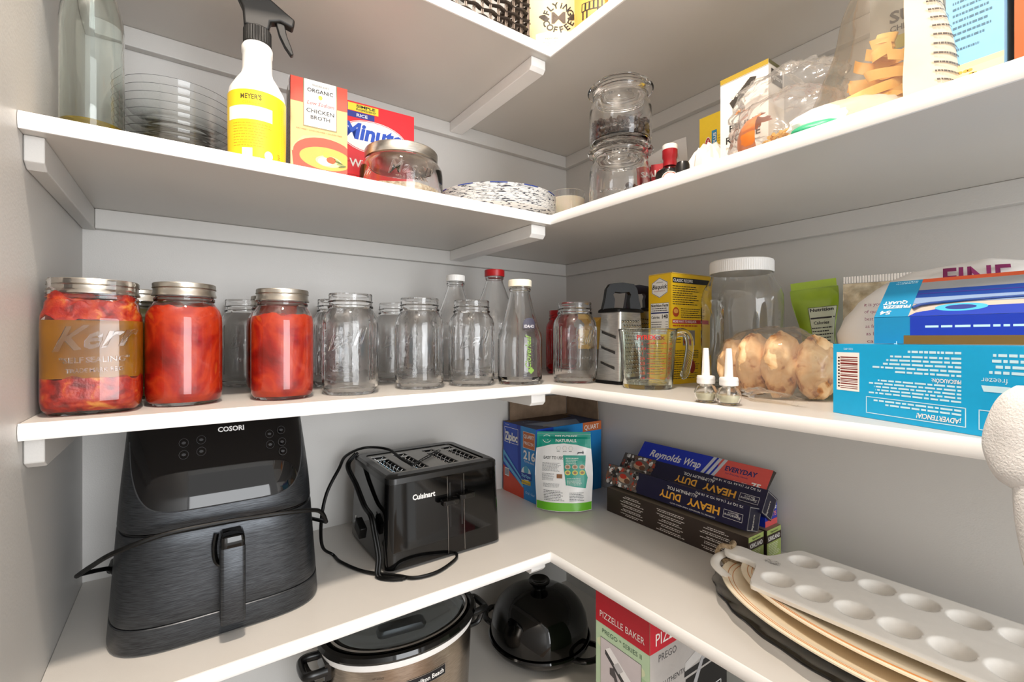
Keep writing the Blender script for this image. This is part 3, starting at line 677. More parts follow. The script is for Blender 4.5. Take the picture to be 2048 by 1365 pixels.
# cross-section tipped: low upright front, sloping open face above it
ang = radians(48); px, pz = .062*cos(ang), .062*sin(ang)
mb.prism([(0, 0), (px+.02, 0), (px+.02, h+pz-.012), (px, h+pz), (0, h)], -w/2, w/2, TEAL, axis='x')
fr = Surf(mb, lambda x, y, l: (-w/2+x, -l, y)); sl = Surf(mb, lambda x, y, l: (-w/2+x, y*cos(ang)-l*sin(ang), h+y*sin(ang)+l*cos(ang)))
fr.rect(.036, 0, w, h, BL, 1); fr.rect(.030, 0, w, .010, C('#7d5b23'), 2); fr.lines(.05, .018, .2, .022, 1, LB, 2, 3, .6); fr.text('F', .022, .003, .006, LB, 2, rot=pi)
sl.rect(.034, 0, w, .062, C('#c4b6aa'), 1); sl.poly([(.034, 0), (w, 0), (w, .014), (.07, .013), (.040, .006)], BL, 2); sl.rect(.0, 0, .034, .062, TEAL, 2)
sl.rect(.034, .020, w, .030, C('#8aa3c8', .15), 3); sl.rect(.034, .030, w, .043, C('#173f93', .2), 3); sl.rect(.034, .036, w, .0372, C('#3a2f8c', .2), 4); sl.rect(.034, .043, w, .0560, C('#8d9196', .2), 3); sl.rect(.034, .056, w, .062, ORR, 3)
sl.ell(.078, .012, .022, .006, C('#3fb4e8'), 3); sl.ell(.078, .012, .013, .0035, C('#0b2d86'), 4)
q = flip(sl, .034, .062); q.text('54', .024, .052, .006, WH, 4, w=.011, bold=.03); q.text('FREEZER', .0155, .043, .005, WH, 4, w=.028, bold=.03); q.text('QUART', .018, .036, .005, WH, 4, w=.024, bold=.03); q.lines(.004, .002, .030, .007, 2, LB, 4, 5, .4)
mb.build('carton', t, smooth=0)
mb = MB(); mb.tube([(0.036, .006, .043), (.05, .012, .047), (.12, .017, .050), (.26, .018, .050)], .0035, C('#24468f', .2), 8, 4, flat=.5); mb.build('freezer_bags', t)

t = thing('sugar_bag', 'large white bag with purple lettering lying behind the torn blue box', 'bag', (-.155, -.985, S2+.0003), rz=radians(-78))
mb = MB(); blob(mb, (0, 0, .090), (.150, .060, .110), ramp_mat('white_bag_paper', [(.3, '#e9e5e0'), (.7, '#f6f3f0')], 6, 3, .55, bump=.2, bscale=40), .06, 2, 5, flat=.0008, n=56)
mb.build('bag_body', t)
b = MB(); PUR = C('#86205c', .5)
def bagf(x, z, l):
    zz = (z-.090)/.110; yy = -.060*sqrt(max(.0, 1-zz*zz-(x/.150)**2))*1.06-.004; return (x, yy-l-.001, z)
S = Surf(b, bagf, .01); S.text('FINE', .000, .160, .030, PUR, 1, w=.062, bold=.02); b.build('bag_title', t); b = MB(); S.mb = b
for k, s_ in enumerate(('it is your', 'of quality', 'best value', 'as freshly', 'as bread', 'cardan', 'but our', 'bing else', 'on')): S.text(s_, -.103+.001*k, .142-.0105*k, .0050, PUR, 1, w=.024)
b.build('bag_side_text', t)
t = thing('chip_bag', 'silvery crimped snack bag standing between the green pouch and white bag', 'bag', (-.070, -.856, S2+.0003), rz=radians(-80))
mb = MB(); S = pouch(mb, .10, .190, .045, ramp_mat('silver_tan_film', [(.35, '#a8997a'), (.6, '#d9cdb4')], 50, 4, .2, .3, bump=.8, bscale=60)); mb.build('bag_body', t)
mb = MB(); ridges(mb, .0001, 0, .0002, 3, M['chrome']); mb.v = []; mb.f = []; mb.m = []
for k in range(26): mb.box(-.049+k*.0038, -.0022, .1905, -.049+k*.0038+.0026, .0022, .202, M['chrome'])
mb.build('crimped_seal', t, smooth=0)

# ------------------------------------------------------------------ hanging towel at the right edge
t = thing('kitchen_towel', 'white and grey kitchen towel hanging before the shelf at the photo right edge', 'towel', (-.452, -1.085, .80))
def sheet(pts, r, m, name, amp=.006, seed=0, n=28):
    b = MB(); P = catmull([Vector(p) for p in pts], 8); rs = []
    for i, p in enumerate(P):
        s = i/(len(P)-1); rr = r(s); ring = []
        for k in range(n):
            a = 2*pi*k/n; q = 1+.12*noise.noise(Vector((cos(a)*1.6, sin(a)*1.6, s*3+seed))); ring.append((p.x+rr*q*.55*cos(a), p.y+rr*q*sin(a), p.z))
        rs.append(ring)
    b.rings(rs, m); return b.build(name, t, smooth=80)
sheet([(0, 0, .560), (0, 0, .545), (0, .001, .520), (0, .002, .500), (.001, .001, .482), (.002, -.004, .470)], lambda s: .042*sin(pi*(.10+.80*s))**.55, M['towel'], 'towel_fold', seed=2)
sheet([(-.002, -.012, .490), (-.002, -.010, .46), (-.001, -.012, .42), (0, -.018, .36), (0, -.026, .20), (0, -.030, -.10)], lambda s: .037*(1-.35*s), M['towel'], 'towel_drop', seed=5)
mb = MB(); mb.tube([(0.045, -.05, .507), (.02, -.05, .507), (.0, -.05, .515)], .003, M['chrome'], 8, 4); mb.build('hook', t)

# ================================================================== upper shelf
# tall green-tinted bottle with a little oil
t = thing('oil_bottle', 'tall green-tinted glass bottle with a little amber oil, far left of the upper shelf', 'bottle', (-1.124, -.292, S1+.0003))
mb = MB(); R = .0338
o_ = [(0, .006), (R*.7, .004), (R*.82, 0), (R*.95, .002), (R, .010), (R, .170), (R*.96, .186), (R*.80, .208), (R*.55, .236), (R*.44, .255), (R*.42, .285), (R*.50, .287), (R*.50, .297), (R*.42, .300)]
i_ = [(R*.32, .300), (R*.32, .255), (R*.46, .236), (R*.72, .206), (R*.88, .184), (R-.0028, .168), (R-.0028, .014), (R*.8, .008), (0, .010)]
mb.lathe(o_+i_, M['glassg'], 64, closed=True); mb.build('bottle_glass', t)
mb = MB(); mb.lathe([(0, .0102), (R*.8, .0084), (R-.0026, .0142), (R-.0026, .034), (0, .034)], M['oil'], 48); o = mb.build('cooking_oil', None, (-1.124, -.292, S1+.0003)); tag(o, 'shallow amber oil in the bottom of the tall green-tinted bottle', 'oil', kind='stuff')

# nested clear bowls
first = None
for k in range(9):
    z = S1+.0004+.0125*k; pos = (-1.028, -.172, z)
    lab = ('lowest clear glass bowl of the nested stack behind the tall bottle', 'second lowest clear bowl in the nested stack', 'third clear bowl from the bottom of the nested stack', 'fourth clear bowl from the bottom of the nested stack', 'middle clear bowl of the nested stack of nine', 'fourth clear bowl from the top of the nested stack', 'third clear bowl from the top of the nested stack', 'second clear bowl from the top of the nested stack', 'topmost clear glass bowl of the nested stack')[k]
    if first: copy_thing(first, pos, lab); continue
    mb = MB(); mb.lathe([(0, .001), (.045, 0), (.050, .001), (.066, .012), (.079, .028), (.0845, .044), (.0850, .0455), (.0838, .0455), (.078, .0290), (.065, .0135), (.049, .0028), (0, .0028)], M['plastic_clear'], 64, closed=True)
    first = mb.build('glass_bowl', None, pos); tag(first, lab, 'bowl', 'nested clear glass bowls on the upper shelf')

# spray bottle
t = thing('spray_bottle', 'white spray bottle with yellow label and black trigger head', 'spray bottle', (-.929, -.322, S1+.0003), rz=radians(8))
mb = MB(); prof = [(.030, 0), (.036, .002), (.0385, .010), (.0395, .060), (.0395, .112), (.0375, .124), (.030, .138), (.0225, .150), (.0205, .158), (.0205, .182), (.0215, .184), (.0215, .193), (.0195, .197), (.0140, .198), (0, .198)]
mb.lathe([(0, 0)]+prof, M['milk'], 56); 
YL = C('#f7d327', .35)
rad = lambda v: .0388+(v-.01)*.0007/.05 if v < .06 else .0395
q0 = radians(-82)
S = Surf(mb, lambda u, v, l: ((rad(v)+l+.0002)*cos(q0+u/.0395), (rad(v)+l+.0002)*sin(q0+u/.0395), v), .004)
S.rect(-.075, .008, .045, .112, YL, 1); OC = C('#c99a18', .5)
S.text('MEYER\'S', -.024, .098, .0075, C('#4c4014'), 2, w=.028, bold=.02); S.text('CLEAN DAY', -.022, .091, .004, OC, 2, w=.026)
S.rect(-.060, .068, .005, .088, WH, 2); S.lines(-.022, .071, -.002, .086, 4, C('#eab4bd'), 3, 3, .35)
S.lines(-.05, .028, .006, .065, 9, OC, 2, 4, .28); S.rect(-.036, .010, -.022, .026, WH, 2)
for k in range(9): S.rect(-.034+.0012*k, .012, -.0335+.0012*k, .024, C('#b9a7a0'), 3)
S.ell(.000, .018, .006, .007, WH, 2)
for k in range(5): S.lines(.016+.005*k, .020, .018+.005*k, .100, 24, OC, 2, 8+k, .6, .1)
S.text('MINT', .019, .012, .005, C('#8a7520'), 3, al='L', rot=pi/2, w=.014)
mb.build('bottle_body', t)
mb = MB(); mb.lathe([(.0190, .1975), (.0190, .198), (.0185, .222), (.0165, .224), (0, .224)], M['blackrough'], 40); ridges(mb, .0187, .199, .221, 34, M['blackrough'], .0008); mb.build('trigger_collar', t)
hd = MB()
side = [(-.018, .224), (.016, .224), (.018, .238), (.032, .243), (.050, .238), (.0530, .252), (.038, .261), (.008, .280), (-.020, .290), (-.036, .288), (-.040, .279), (-.028, .268), (-.020, .250)]
hd.prism([(x, z) for x, z in side], -.0085, .0085, M['blackrough'], axis='y'); th_ = hd.build('trigger_head', t, bevel=.003, bseg=3, rz=radians(-14))
hd = MB(); hd.prism([(.025, .243), (.038, .242), (.041, .226), (.048, .208), (.051, .198), (.0470, .196), (.038, .208), (.030, .224)], -.005, .005, M['blackrough'], axis='y'); hd.build('trigger', th_, bevel=.0015)

# chicken broth
w, d, h = .094, .063, .198
t, mb, F = carton('broth_carton', 'orange red carton of chicken broth with soup picture, right of the spray bottle', 'carton', -.824, -.241, S1+.0002, w, d, h, radians(-4), C('#f3b77c', .4))
f = F['f']; RO = C('#e4523e', .4); OR = C('#ee6a3e', .4)
f.rect(0, .156, w, h, RO, 1)
f.poly([(0, 0), (w, 0), (w, .080), (.075, .100), (.05, .104), (.02, .098), (.004, .080), (0, .070)], C('#f6c48a', .4), 1)
f.poly([(.002, .069), (.006, .030), (.020, .004), (.020, 0), (w, 0), (w, .055)], RO, 2)
f.ell(.054, .068, .052, .026, RO, 3) if False else f.poly([(min(w, .056+.052*cos(2*pi*k/36)), .070+.030*sin(2*pi*k/36)) for k in range(36)], RO, 3)
f.poly([(min(w, .058+.044*cos(2*pi*k/36)), .064+.020*sin(2*pi*k/36)) for k in range(36)], C('#f5a94f', .4), 4)
f.ell(.062, .060, .022, .010, C('#f8d79a'), 5); f.ell(.056, .059, .012, .007, C('#fbf4e4'), 6); f.ell(.066, .063, .008, .006, C('#d8542c'), 7); f.ell(.058, .071, .006, .005, C('#efc24a'), 7)
for k in range(4): f.ell(.076+.003*k, .064-.003*k, .007, .0016, C('#5c6b3a' if k % 2 else '#8d9a58'), 7, rot=-.5+.25*k)
f.rect(.020, .115, .076, h, C('#8a8560'), 2); f.rect(.0215, .117, .0745, h, WH, 3)
f.text("TRADER JOE'S", .048, .188, .0032, C('#6a5a48'), 4, w=.028); f.text('ORGANIC', .048, .177, .0068, BK, 4, w=.043, bold=.018)
f.ell(.048, .170, .0035, .004, C('#efc04a'), 4); f.text('Low Sodium', .048, .155, .0070, C('#9c2418'), 4, w=.044, shear=.3, bold=.012); f.text('CHICKEN', .048, .141, .0072, BK, 4, w=.046, bold=.018); f.text('BROTH', .048, .130, .0070, BK, 4, w=.032, bold=.018)
f.text('FAT FREE * LOW CALORIE * GLUTEN FREE', w/2, .1085, .0022, C('#c05a34'), 4, w=.075)
l = F['l']; l.rect(0, 0, d, h, C('#b3aaa6', .4), 1); l.lines(.006, .02, .056, .18, 30, C('#57504e'), 2, 9, .4); l.rect(d-.006, 0, d, h, C('#9c2c38'), 2)
mb.build('carton', t, smooth=0)
mb = MB(); mb.prism([(0, 0), (.012, -.004), (.003, -.024)], -.0008, .0004, C('#d9d5d0', .3), axis='x'); o = mb.build('folded_corner_flap', t, (-w/2-.0012, -d/2+.004, h), smooth=0); o.location = (-w/2-.0015, -d/2+.004, h)

# instant rice
w, d, h = .160, .05, .205
t, mb, F = carton('rice_box', 'red instant rice box with white oval logo, behind the glass lidded jar', 'box', -.6960, -.171, S1+.0002, w, d, h, radians(-3), C('#e21f2b', .4))
t.scale = (1, 1, 1.08); f = F['f']; f.rect(.022, .188, .083, .202, C('#f2dc3a'), 1); f.rect(.012, .176, .075, .187, C('#2a3590'), 1); f.rect(.012, .188, .022, .202, C('#2a3590'), 2)
f.text('SIMPLE', .0575, .1955, .0052, BK, 2, w=.038, bold=.03); f.text('INGREDIENT', .058, .1900, .0038, BK, 2, w=.040, bold=.02); f.text('RICE', .050, .1785, .0058, WH, 2, w=.022, bold=.02)
f.ell(.074, .144, .068, .031, C('#f6f4f2'), 3); f.ell(.074, .144, .0665, .0298, C('#e21f2b'), 4); f.ell(.074, .144, .065, .0288, C('#f8f7f5'), 5)
f.text('Minute', .072, .137, .030, C('#1f4fc0'), 6, w=.120, shear=.2, bold=.04)
f.text('WHITE RICE', .085, .084, .0150, WH, 3, w=.12, bold=.02); f.rect(.01, .068, .16, .0688, C('#a6141d'), 2); f.text('LIGHT & FLUFFY', .06, .056, .006, C('#7a0f14'), 3, w=.07, bold=.01); f.rect(.01, .092, .16, .0928, C('#a6141d'), 2)
mb.build('carton', t, smooth=0, bevel=.0006)

# squat lidded jar
mx, my = -.682, -.292
t = thing('storage_jar', 'squat glass jar with brushed silver lid, in front of the red rice box', 'jar', (mx, my, S1+.0003)); t.scale = (1, 1, .86)
mb = MB(); R = .0775
o_ = [(0, .004), (R*.7, .002), (R*.8, 0), (R*.93, .001), (R, .010), (R, .062), (R*.985, .075), (R*.92, .085), (.066, .090), (.0665, .093), (.0655, .095), (.0655, .108)]
i_ = [(.062, .108), (.062, .090), (R*.90-.003, .083), (R-.004, .072), (R-.0045, .014), (R*.9, .007), (0, .0075)]
mb.lathe(o_+i_, M['glass'], 80, closed=True); a = face_cam(mx, my)
wrap(mb, R, 'Mason', .042, .026, M['glass'], a+12, w=.078, shear=.3, bold=.012, rise=.05); wrap(mb, R, 'TRADE MARK', .030, .007, M['glass'], a+14, shear=0, rise=.03)
mb.build('jar_body', t)
mb = MB(); mb.lathe([(.0672, .092), (.0680, .0925), (.0680, .111), (.0665, .1135), (.064, .114), (0, .114)], M['steel'], 80); mb.build('metal_lid', t)
mb = MB(); mb.lathe([(0, .0077), (R-.006, .0145), (R-.006, .026), (R*.5, .034), (0, .036)], ramp_mat('rolled_oats', [(.3, '#b99c78'), (.7, '#efe2c8')], 160, 3, .8, bump=1, bscale=200), 40)
mb.v = [(x, y, z+(.004*noise.noise(Vector((x*60, y*60, 0))) if z > .02 else 0)) for x, y, z in mb.v]
o = mb.build('rolled_oats', None, (mx, my, S1+.0003)); o.scale = (1, 1, .86); tag(o, 'pale rolled oats in the bottom of the squat silver-lidded jar', 'oats', kind='stuff')

# plate stack
plate_m = ramp_mat('speckled_plate', [(.40, '#f6f5f3'), (.585, '#f1f0ee'), (.615, '#6a6c74'), (.75, '#34364a')], 170, 2, .25, stretch=(.6, .6, 4))
mb = MB(); mb.lathe([(0, .001), (.070, 0), (.085, .0012), (.110, .012), (.1330, .0185), (.1352, .0192), (.1358, .0200), (.1345, .0205), (.109, .0138), (.084, .0032), (0, .0026)], plate_m, 80); 
rimb = C('#23409a', .25); rb = MB()
for k in range(24):
    if k % 2:
        continue
    a0, a1 = 2*pi*k/24, 2*pi*(k+1)/24
    rb.rings([[((r)*cos(a), (r)*sin(a), z) for r, z in ((.1340, .0208), (.1361, .0201), (.1357, .0188), (.1349, .0187), (.1340, .0202))] for a in [a0+(a1-a0)*j/4 for j in range(5)]], rimb)
first = mb.build('dinner_plate', None, (-.4390, -.2510, S1+.0003))
ordn = ['bottom', 'second', 'third', 'fourth', 'fifth', 'sixth', 'seventh', 'eighth', 'ninth', 'tenth', 'eleventh']
NP = 14
for k in range(NP):
    lab = 'blue speckled white dinner plate, '+('lowest of the tall stack' if k == 0 else 'topmost of the tall stack' if k == NP-1 else ordn[k]+' from the bottom of the stack' if k < 10 else ordn[NP-1-k]+' from the top of the stack')
    rz = random.uniform(0, 6); pos = (-.4390+random.uniform(-.0008, .0008), -.2510+random.uniform(-.0008, .0008), S1+.0003+.0029*k)
    if k == 0: tag(first, lab, 'plate', 'stack of speckled dinner plates on the upper shelf')
    else:
        o = copy_thing(first, pos, lab, rz)
        if k == NP-1: rb.build('rim_dashes', o)

# candle tumbler
t = thing('candle_glass', 'small clear tumbler with cream coloured candle wax, between the plates and stacked jars', 'candle', (-.262, -.295, S1+.0003))
mb = MB(); mb.lathe([(0, .002), (.034, 0), (.036, .002), (.0428, .092), (.0428, .095), (.0412, .095), (.0412, .092), (.0345, .005), (0, .0045)], M['glass'], 56, closed=True); mb.build('tumbler', t)
mb = MB(); mb.lathe([(0, .0046), (.0350, .0052), (.0404, .078), (.0398, .080), (.02, .081), (0, .0815)], M['wax'], 48); mb.build('wax', t)

# two stacked glass canisters
def canister(z, label, x=-.3285, y=-.5215):
    t = thing('glass_canister', label, 'jar', (x, y, z), group='stacked glass canisters')
    mb = MB(); R = .0590
    o_ = [(0, .003), (.044, .001), (.052, 0), (.057, .003), (R, .010), (R, .066), (R*.97, .076), (.0520, .084), (.0510, .088), (.0525, .090), (.0510, .092), (.0525, .094), (.0510, .096), (.0530, .099), (.0530, .101)]
    i_ = [(.0480, .101), (.0475, .086), (R*.94-.003, .075), (R-.0035, .064), (R-.0035, .014), (.052, .007), (0, .0065)]
    mb.lathe(o_+i_, M['glass'], 72, closed=True); a = face_cam(x, y)
    for k in range(2): wrap(mb, R, ('MEASURED LIVING', 'SINCE')[k], .012-.006*k+.004, .005, M['glass'], a-10+20*k, shear=0)
    mb.build('jar_body', t)
    mb = MB(); mb.lathe([(0, .0985), (.0455, .0990), (.0470, .1015), (.0600, .1020), (.0625, .1050), (.0600, .1090), (.0520, .1110), (.0500, .1140), (.0510, .1160), (.0480, .1180), (.0450, .1175), (.040, .1120), (.030, .1060), (0, .1050)], M['glass'], 72); mb.build('glass_lid', t)
    return t
canister(S1+.0003, 'lower of two stacked clear glass canisters, holding a few chocolate chips')
canister(S1+.1186, 'upper of two stacked clear glass canisters, half full of dark chocolate chips')
mb = MB(); mb.lathe([(0, 0), (.0045, 0), (.0058, .0012), (.0054, .0026), (.0034, .0044), (.0015, .0062), (.0006, .0070), (0, .0071)], M['choc'], 12)
first = mb.build('chocolate_chip', None, (0, 0, 0)); n_c = 0; R = random.Random(11)
def chip(x, y, z, lab, grp):
    global n_c
    rot = (R.uniform(0, 6), R.uniform(0, 6), R.uniform(0, 6))
    if n_c == 0: o = first; o.location = (x, y, z)
    else: o = first.copy(); COL.objects.link(o); o.location = (x, y, z)
    o.rotation_euler = rot; tag(o, lab, 'chocolate chip', grp); n_c += 1
for lay in range(5):
    z = S1+.1186+.014+lay*.0068
    for rr, n in ((.0480, 27), (.0375, 16)) if lay < 4 else ((.0480, 25), (.0375, 18), (.0265, 13), (.015, 7), (.003, 1)):
        for k in range(n):
            a = 2*pi*(k+.5*(lay % 2))/n+R.uniform(-.05, .05)
            hh = .010*sin(a*1.0+.6)*lay/4*rr/.05
            chip(-.3285+rr*cos(a), -.5215+rr*sin(a), z+hh+R.uniform(-.001, .001), 'dark chocolate chip heaped in the upper glass canister', 'chocolate chips in the upper canister')
for k in range(34):
    a = radians(-60)+R.uniform(-1.1, 1.1); rr = R.choice((.047, .038)); 
    chip(-.3285+rr*cos(a), -.5215+rr*sin(a), S1+.0135+R.choice((0, .0065, .013)), 'dark chocolate chip in the lower glass canister', 'chocolate chips in the lower canister')

# small things right of the canisters
t = thing('recipe_card', 'pale grey card standing against the wall behind the red-necked bottle', 'card', (-.136, -.480, S1+.0003), rz=radians(-62), rot=(0, 0, radians(-62)))
mb = MB(); mb.prism([(-.055, 0), (.058, 0), (.046, .190), (.020, .186), (-.055, .150)], -.001, .001, C('#d5d3d2', .5), axis='y'); S = Surf(mb, lambda x, y, l: (x, -.001-l, y)); S.text('and', .004, .098, .012, BK, 1, w=.022, shear=.3); S.text('salted', .012, .142, .012, C('#b9b7b8'), 1, w=.040, rot=.15)
mb.build('card_sheet', t, smooth=0)
t = thing('extract_bottle', 'small dark bottle with red neck wrap and white cap', 'bottle', (-.262, -.586, S1+.0003))
mb = MB(); mb.lathe([(0, 0), (.024, 0), (.027, .003), (.027, .056), (.025, .063), (.0145, .070), (.0115, .073), (0, .073)], M['blackgloss'], 40); a = radians(face_cam(-.262, -.586)); S = Surf(mb, lambda u, v, l: ((.0272+l)*cos(a+u/.027), (.0272+l)*sin(a+u/.027), v), .003); S.ell(0, .042, .016, .014, WH, 1); S.ell(0, .042, .0145, .0125, C('#c04a2c'), 2); S.ell(0, .042, .013, .011, WH, 3)
mb.build('bottle_body', t); mb = MB(); mb.lathe([(.0118, .0725), (.0130, .073), (.0120, .086), (.0140, .090), (.0140, .104), (0, .104)], C('#9c0f1c', .3), 32); mb.build('neck_wrap', t); mb = MB(); mb.lathe([(.0135, .1043), (.0140, .1045), (.0140, .1130), (.0130, .1140), (0, .1140)], M['milk'], 32); mb.build('cap', t)
t = thing('salt_packet', 'small red packet with white lettering left of the red-necked bottle', 'packet', (-.252, -.540, S1+.0003), rz=radians(-60), rot=(0, 0, radians(-58)))
mb = MB(); mb.box(-.030, -.010, 0, .030, .010, .090, C('#c01d2a', .45)); F = boxfaces(mb, .06, .02, .09); F['f'].text('SALT', .032, .066, .013, WH, 1, w=.045, bold=.02); F['f'].lines(.01, .02, .05, .055, 4, WH, 1, 3); mb.build('packet_body', t, smooth=0)
t = thing('paper_packet', 'crumpled white paper packet lying left of the yellow pasta box', 'packet', (-.225, -.640, S1+.0003), rz=0)
mb = MB(); blob(mb, (0, 0, .045), (.030, .040, .058), C('#eeebe6', .6), .22, 4, 21, flat=.001, n=30); mb.build('packet_body', t, smooth=20)
mb = MB(); mb.prism([(-.022, .092), (.004, .108), (.026, .088), (.020, .05), (-.016, .05)], -.006, .004, C('#f4f2ee', .55), axis='x'); mb.build('folded_top', t, smooth=0)
t = thing('bottle_cap', 'small black bottle cap just visible beside the crumpled white packet', 'cap', (-.300, -.640, S1+.0003)); mb = MB(); mb.lathe([(0, 0), (.011, 0), (.012, .002), (.012, .050), (.010, .056), (0, .057)], M['black'], 28); mb.build('cap_body', t)
w, d, h = .045, .10, .172
t, mb, F = carton('pasta_box', 'narrow yellow and navy pasta box with a small red oval logo', 'box', -.150, -.651, S1+.0002, .085, .10, h, radians(-90), C('#f2cf2f', .42))
f = F['f']; f.rect(0, 0, .085, .055, C('#2b2f63'), 1); f.ell(.018, .115, .0065, .016, C('#f3ece8'), 1); f.ell(.018, .115, .0055, .0145, C('#b3202c'), 2); f.text('Barilla', .0205, .104, .0055, WH, 3, w=.022, al='L', rot=pi/2); f.rect(.026, .060, .036, .140, C('#2c3270'), 2); f.rect(.026, .100, .036, .140, C('#2b86b8'), 3); f.text('ProteinPLUS', .0345, .085, .0058, WH, 4, w=.050, al='L', rot=pi/2, bold=.02)
f.lines(.038, .07, .044, .13, 12, C('#b59414'), 2, 3, .4); mb.build('carton', t, smooth=0)
w, d, h = .078, .050, .176
t, mb, F = carton('penne_box', 'white penne pasta box with gold top edge, behind the crinkled clear bag', 'box', -.262, -.742, S1+.0002, w, d, h, radians(-90), C('#f5f0e8', .4))
f = F['f']; GO = C('#b79a2e', .4); f.rect(0, h-.008, w, h, GO, 1); f.rect(0, h-.0095, w, h-.009, C('#8a7a3a'), 1)
f.poly([(.016, .132), (.050, .160), (.060, .157), (.057, .150), (.022, .120)], C('#3d3833'), 2); f.text('Signature', .022, .135, .008, WH, 3, w=.036, rot=.72, al='L', shear=.2)
f.text('PENNE', .040, .084, .0115, BK, 2, w=.048, bold=.015); f.text('RIGATE', .038, .066, .0115, BK, 2, w=.056, bold=.015); f.text('ENRICHED MACARONI PRODUCT', .038, .057, .0035, C('#8c867c'), 2, w=.055)
for k in range(7): f.ell(.034+.005*cos(pi*k/6), .110+.003*sin(pi*k/6), .004, .0012, C('#e08a2c'), 2, rot=pi*k/6)
r = F['r']; r.rect(0, h-.006, d, h, C('#6d6a44'), 1); r.rect(.008, h-.034, .044, h-.012, C('#3d3833'), 2); r.text('Signature', .026, h-.026, .008, WH, 3, w=.032, shear=.2)
r.rect(0, 0, d, .11, C('#efe6d6'), 1)
mb.build('carton', t, smooth=0, bevel=.0005)
# clear bag of yellow pasta
t = thing('pasta_film_bag', 'crinkled clear bag with orange sticker, in front of the white penne box', 'bag', (-.335, -.822, S1+.0003))
mb = MB(); blob(mb, (0, 0, .040), (.036, .074, .052), M['film'], .16, 3, 31, flat=.0008, n=64)
blob(mb, (.035, .01, .090), (.038, .078, .052), M['film'], .22, 3.5, 37, flat=.0008, n=64); mb.build('crinkled_film', t, smooth=180)
b = MB(); blob(b, (.002, .026, .034), (.0350, .034, .036), C('#d9792a', .35), .05, 3, 31, flat=.001, n=40)
keep = [q for q in range(len(b.f)) if all(b.v[i][1] > .018 and b.v[i][0] < .02 for i in b.f[q]) and len(b.f[q]) == 4]; b.f = [b.f[i] for i in keep]; b.m = [b.m[i] for i in keep]; b.build('orange_sticker', t)
mb = MB()
R = random.Random(3)
for k in range(90):
    a = R.uniform(0, 6.28); q = sqrt(R.random()); x, y, z = .026*q*cos(a), .056*q*sin(a)-.008, .006+R.random()*.028*(1-q*.5); a2 = R.uniform(0, 3.14); e = R.uniform(-.4, .4)
    mb.tube([(x-.010*cos(a2), y-.010*sin(a2), z-.003*e), (x, y, z+.003), (x+.010*cos(a2), y+.010*sin(a2), z+.003*e)], .0026, M['pasta'], 6, 2)
o = mb.build('curly_pasta', None, (-.335, -.827, S1+.0016)); tag(o, 'loose yellow curly pasta in the bottom of the crinkled clear bag', 'pasta', kind='stuff')
# pappardelle bag
px, py = -.315, -.932
t = thing('noodle_bag', 'tall clear-fronted bag of wide yellow noodles with white printed side', 'bag', (px, py, S1+.0003), rot=(0, 0, radians(-66)))
mb = MB(); rs = []
for i in range(26):
    v = i/25; z = .012+.24*v; hw = .062*(1-v)**.9+.017; hd_ = .034*(1-v)**.6+.008; ring = []
    for k in range(40):
        a = 2*pi*k/40; q = 1+.14*noise.noise(Vector((cos(a)*1.5, sin(a)*1.5, v*4))); ring.append((hw*q*cos(a)+.012*v, hd_*q*sin(a), z))
    rs.append(ring)
mb.rings(rs, M['filmtan'], cap0=False, cap1=False); mb.build('clear_film', t, smooth=80)
b = MB(); vs = []; fs = []     # printed side panel, right part of the bag
n = 14
for i, r_ in enumerate(rs[:20]):
    idx = list(range(31, 40))+[0, 1, 2]
    for k in idx: x_, y_, z_ = r_[k]; vs.append((x_*1.02+.0006, y_*1.02, z_))
c_ = 12
for i in range(19):
    for k in range(c_-1): fs.append((i*c_+k, i*c_+k+1, (i+1)*c_+k+1, (i+1)*c_+k))
b.add(vs, fs, C('#d8c9b2', .5))
S = Surf(b, lambda x, y, l: (lambda i, k, fi, fk: tuple(Vector(vs[i*c_+k]).lerp(Vector(vs[(i+1)*c_+k]), fi).lerp(Vector(vs[i*c_+k+1]).lerp(Vector(vs[(i+1)*c_+k+1]), fi), fk)+Vector((.0008, -.0012-l, 0))))(min(18, int(y)), min(c_-2, int(x)), y-min(18, int(y)), x-min(c_-2, int(x))))
for k in range(13): S.lines(2.6, 1.2+1.1*k, 8.6, 1.8+1.1*k, 1, C('#5a5048'), 2, 40+k, .4, .35)
b.build('printed_panel', t, smooth=80)
b = MB(); blob(b, (-.038, -.018, .020), (.062, .020, .022), C('#f4f3f0', .45), .12, 3, 5, flat=.001); b.build('folded_base', t)
b = MB(); blob(b, (-.064, -.026, .009), (.034, .016, .010), C('#2fa577', .4), .05, 3, 5, flat=.0008); b.build('green_corner', t)
b = MB(); rs = [[((.020+.010*sin(v*5))*cos(a)*(1+.2*noise.noise(Vector((cos(a)*2, sin(a)*2, v*6))))+.014+.03*v, .012*sin(a)+.004*v, .245+.07*v) for a in [2*pi*k/24 for k in range(24)]] for v in [i/9 for i in range(10)]]
b.rings(rs, C('#f1ebe0', .45)); b.build('twisted_top', t)
mb = MB(); R = random.Random(6)
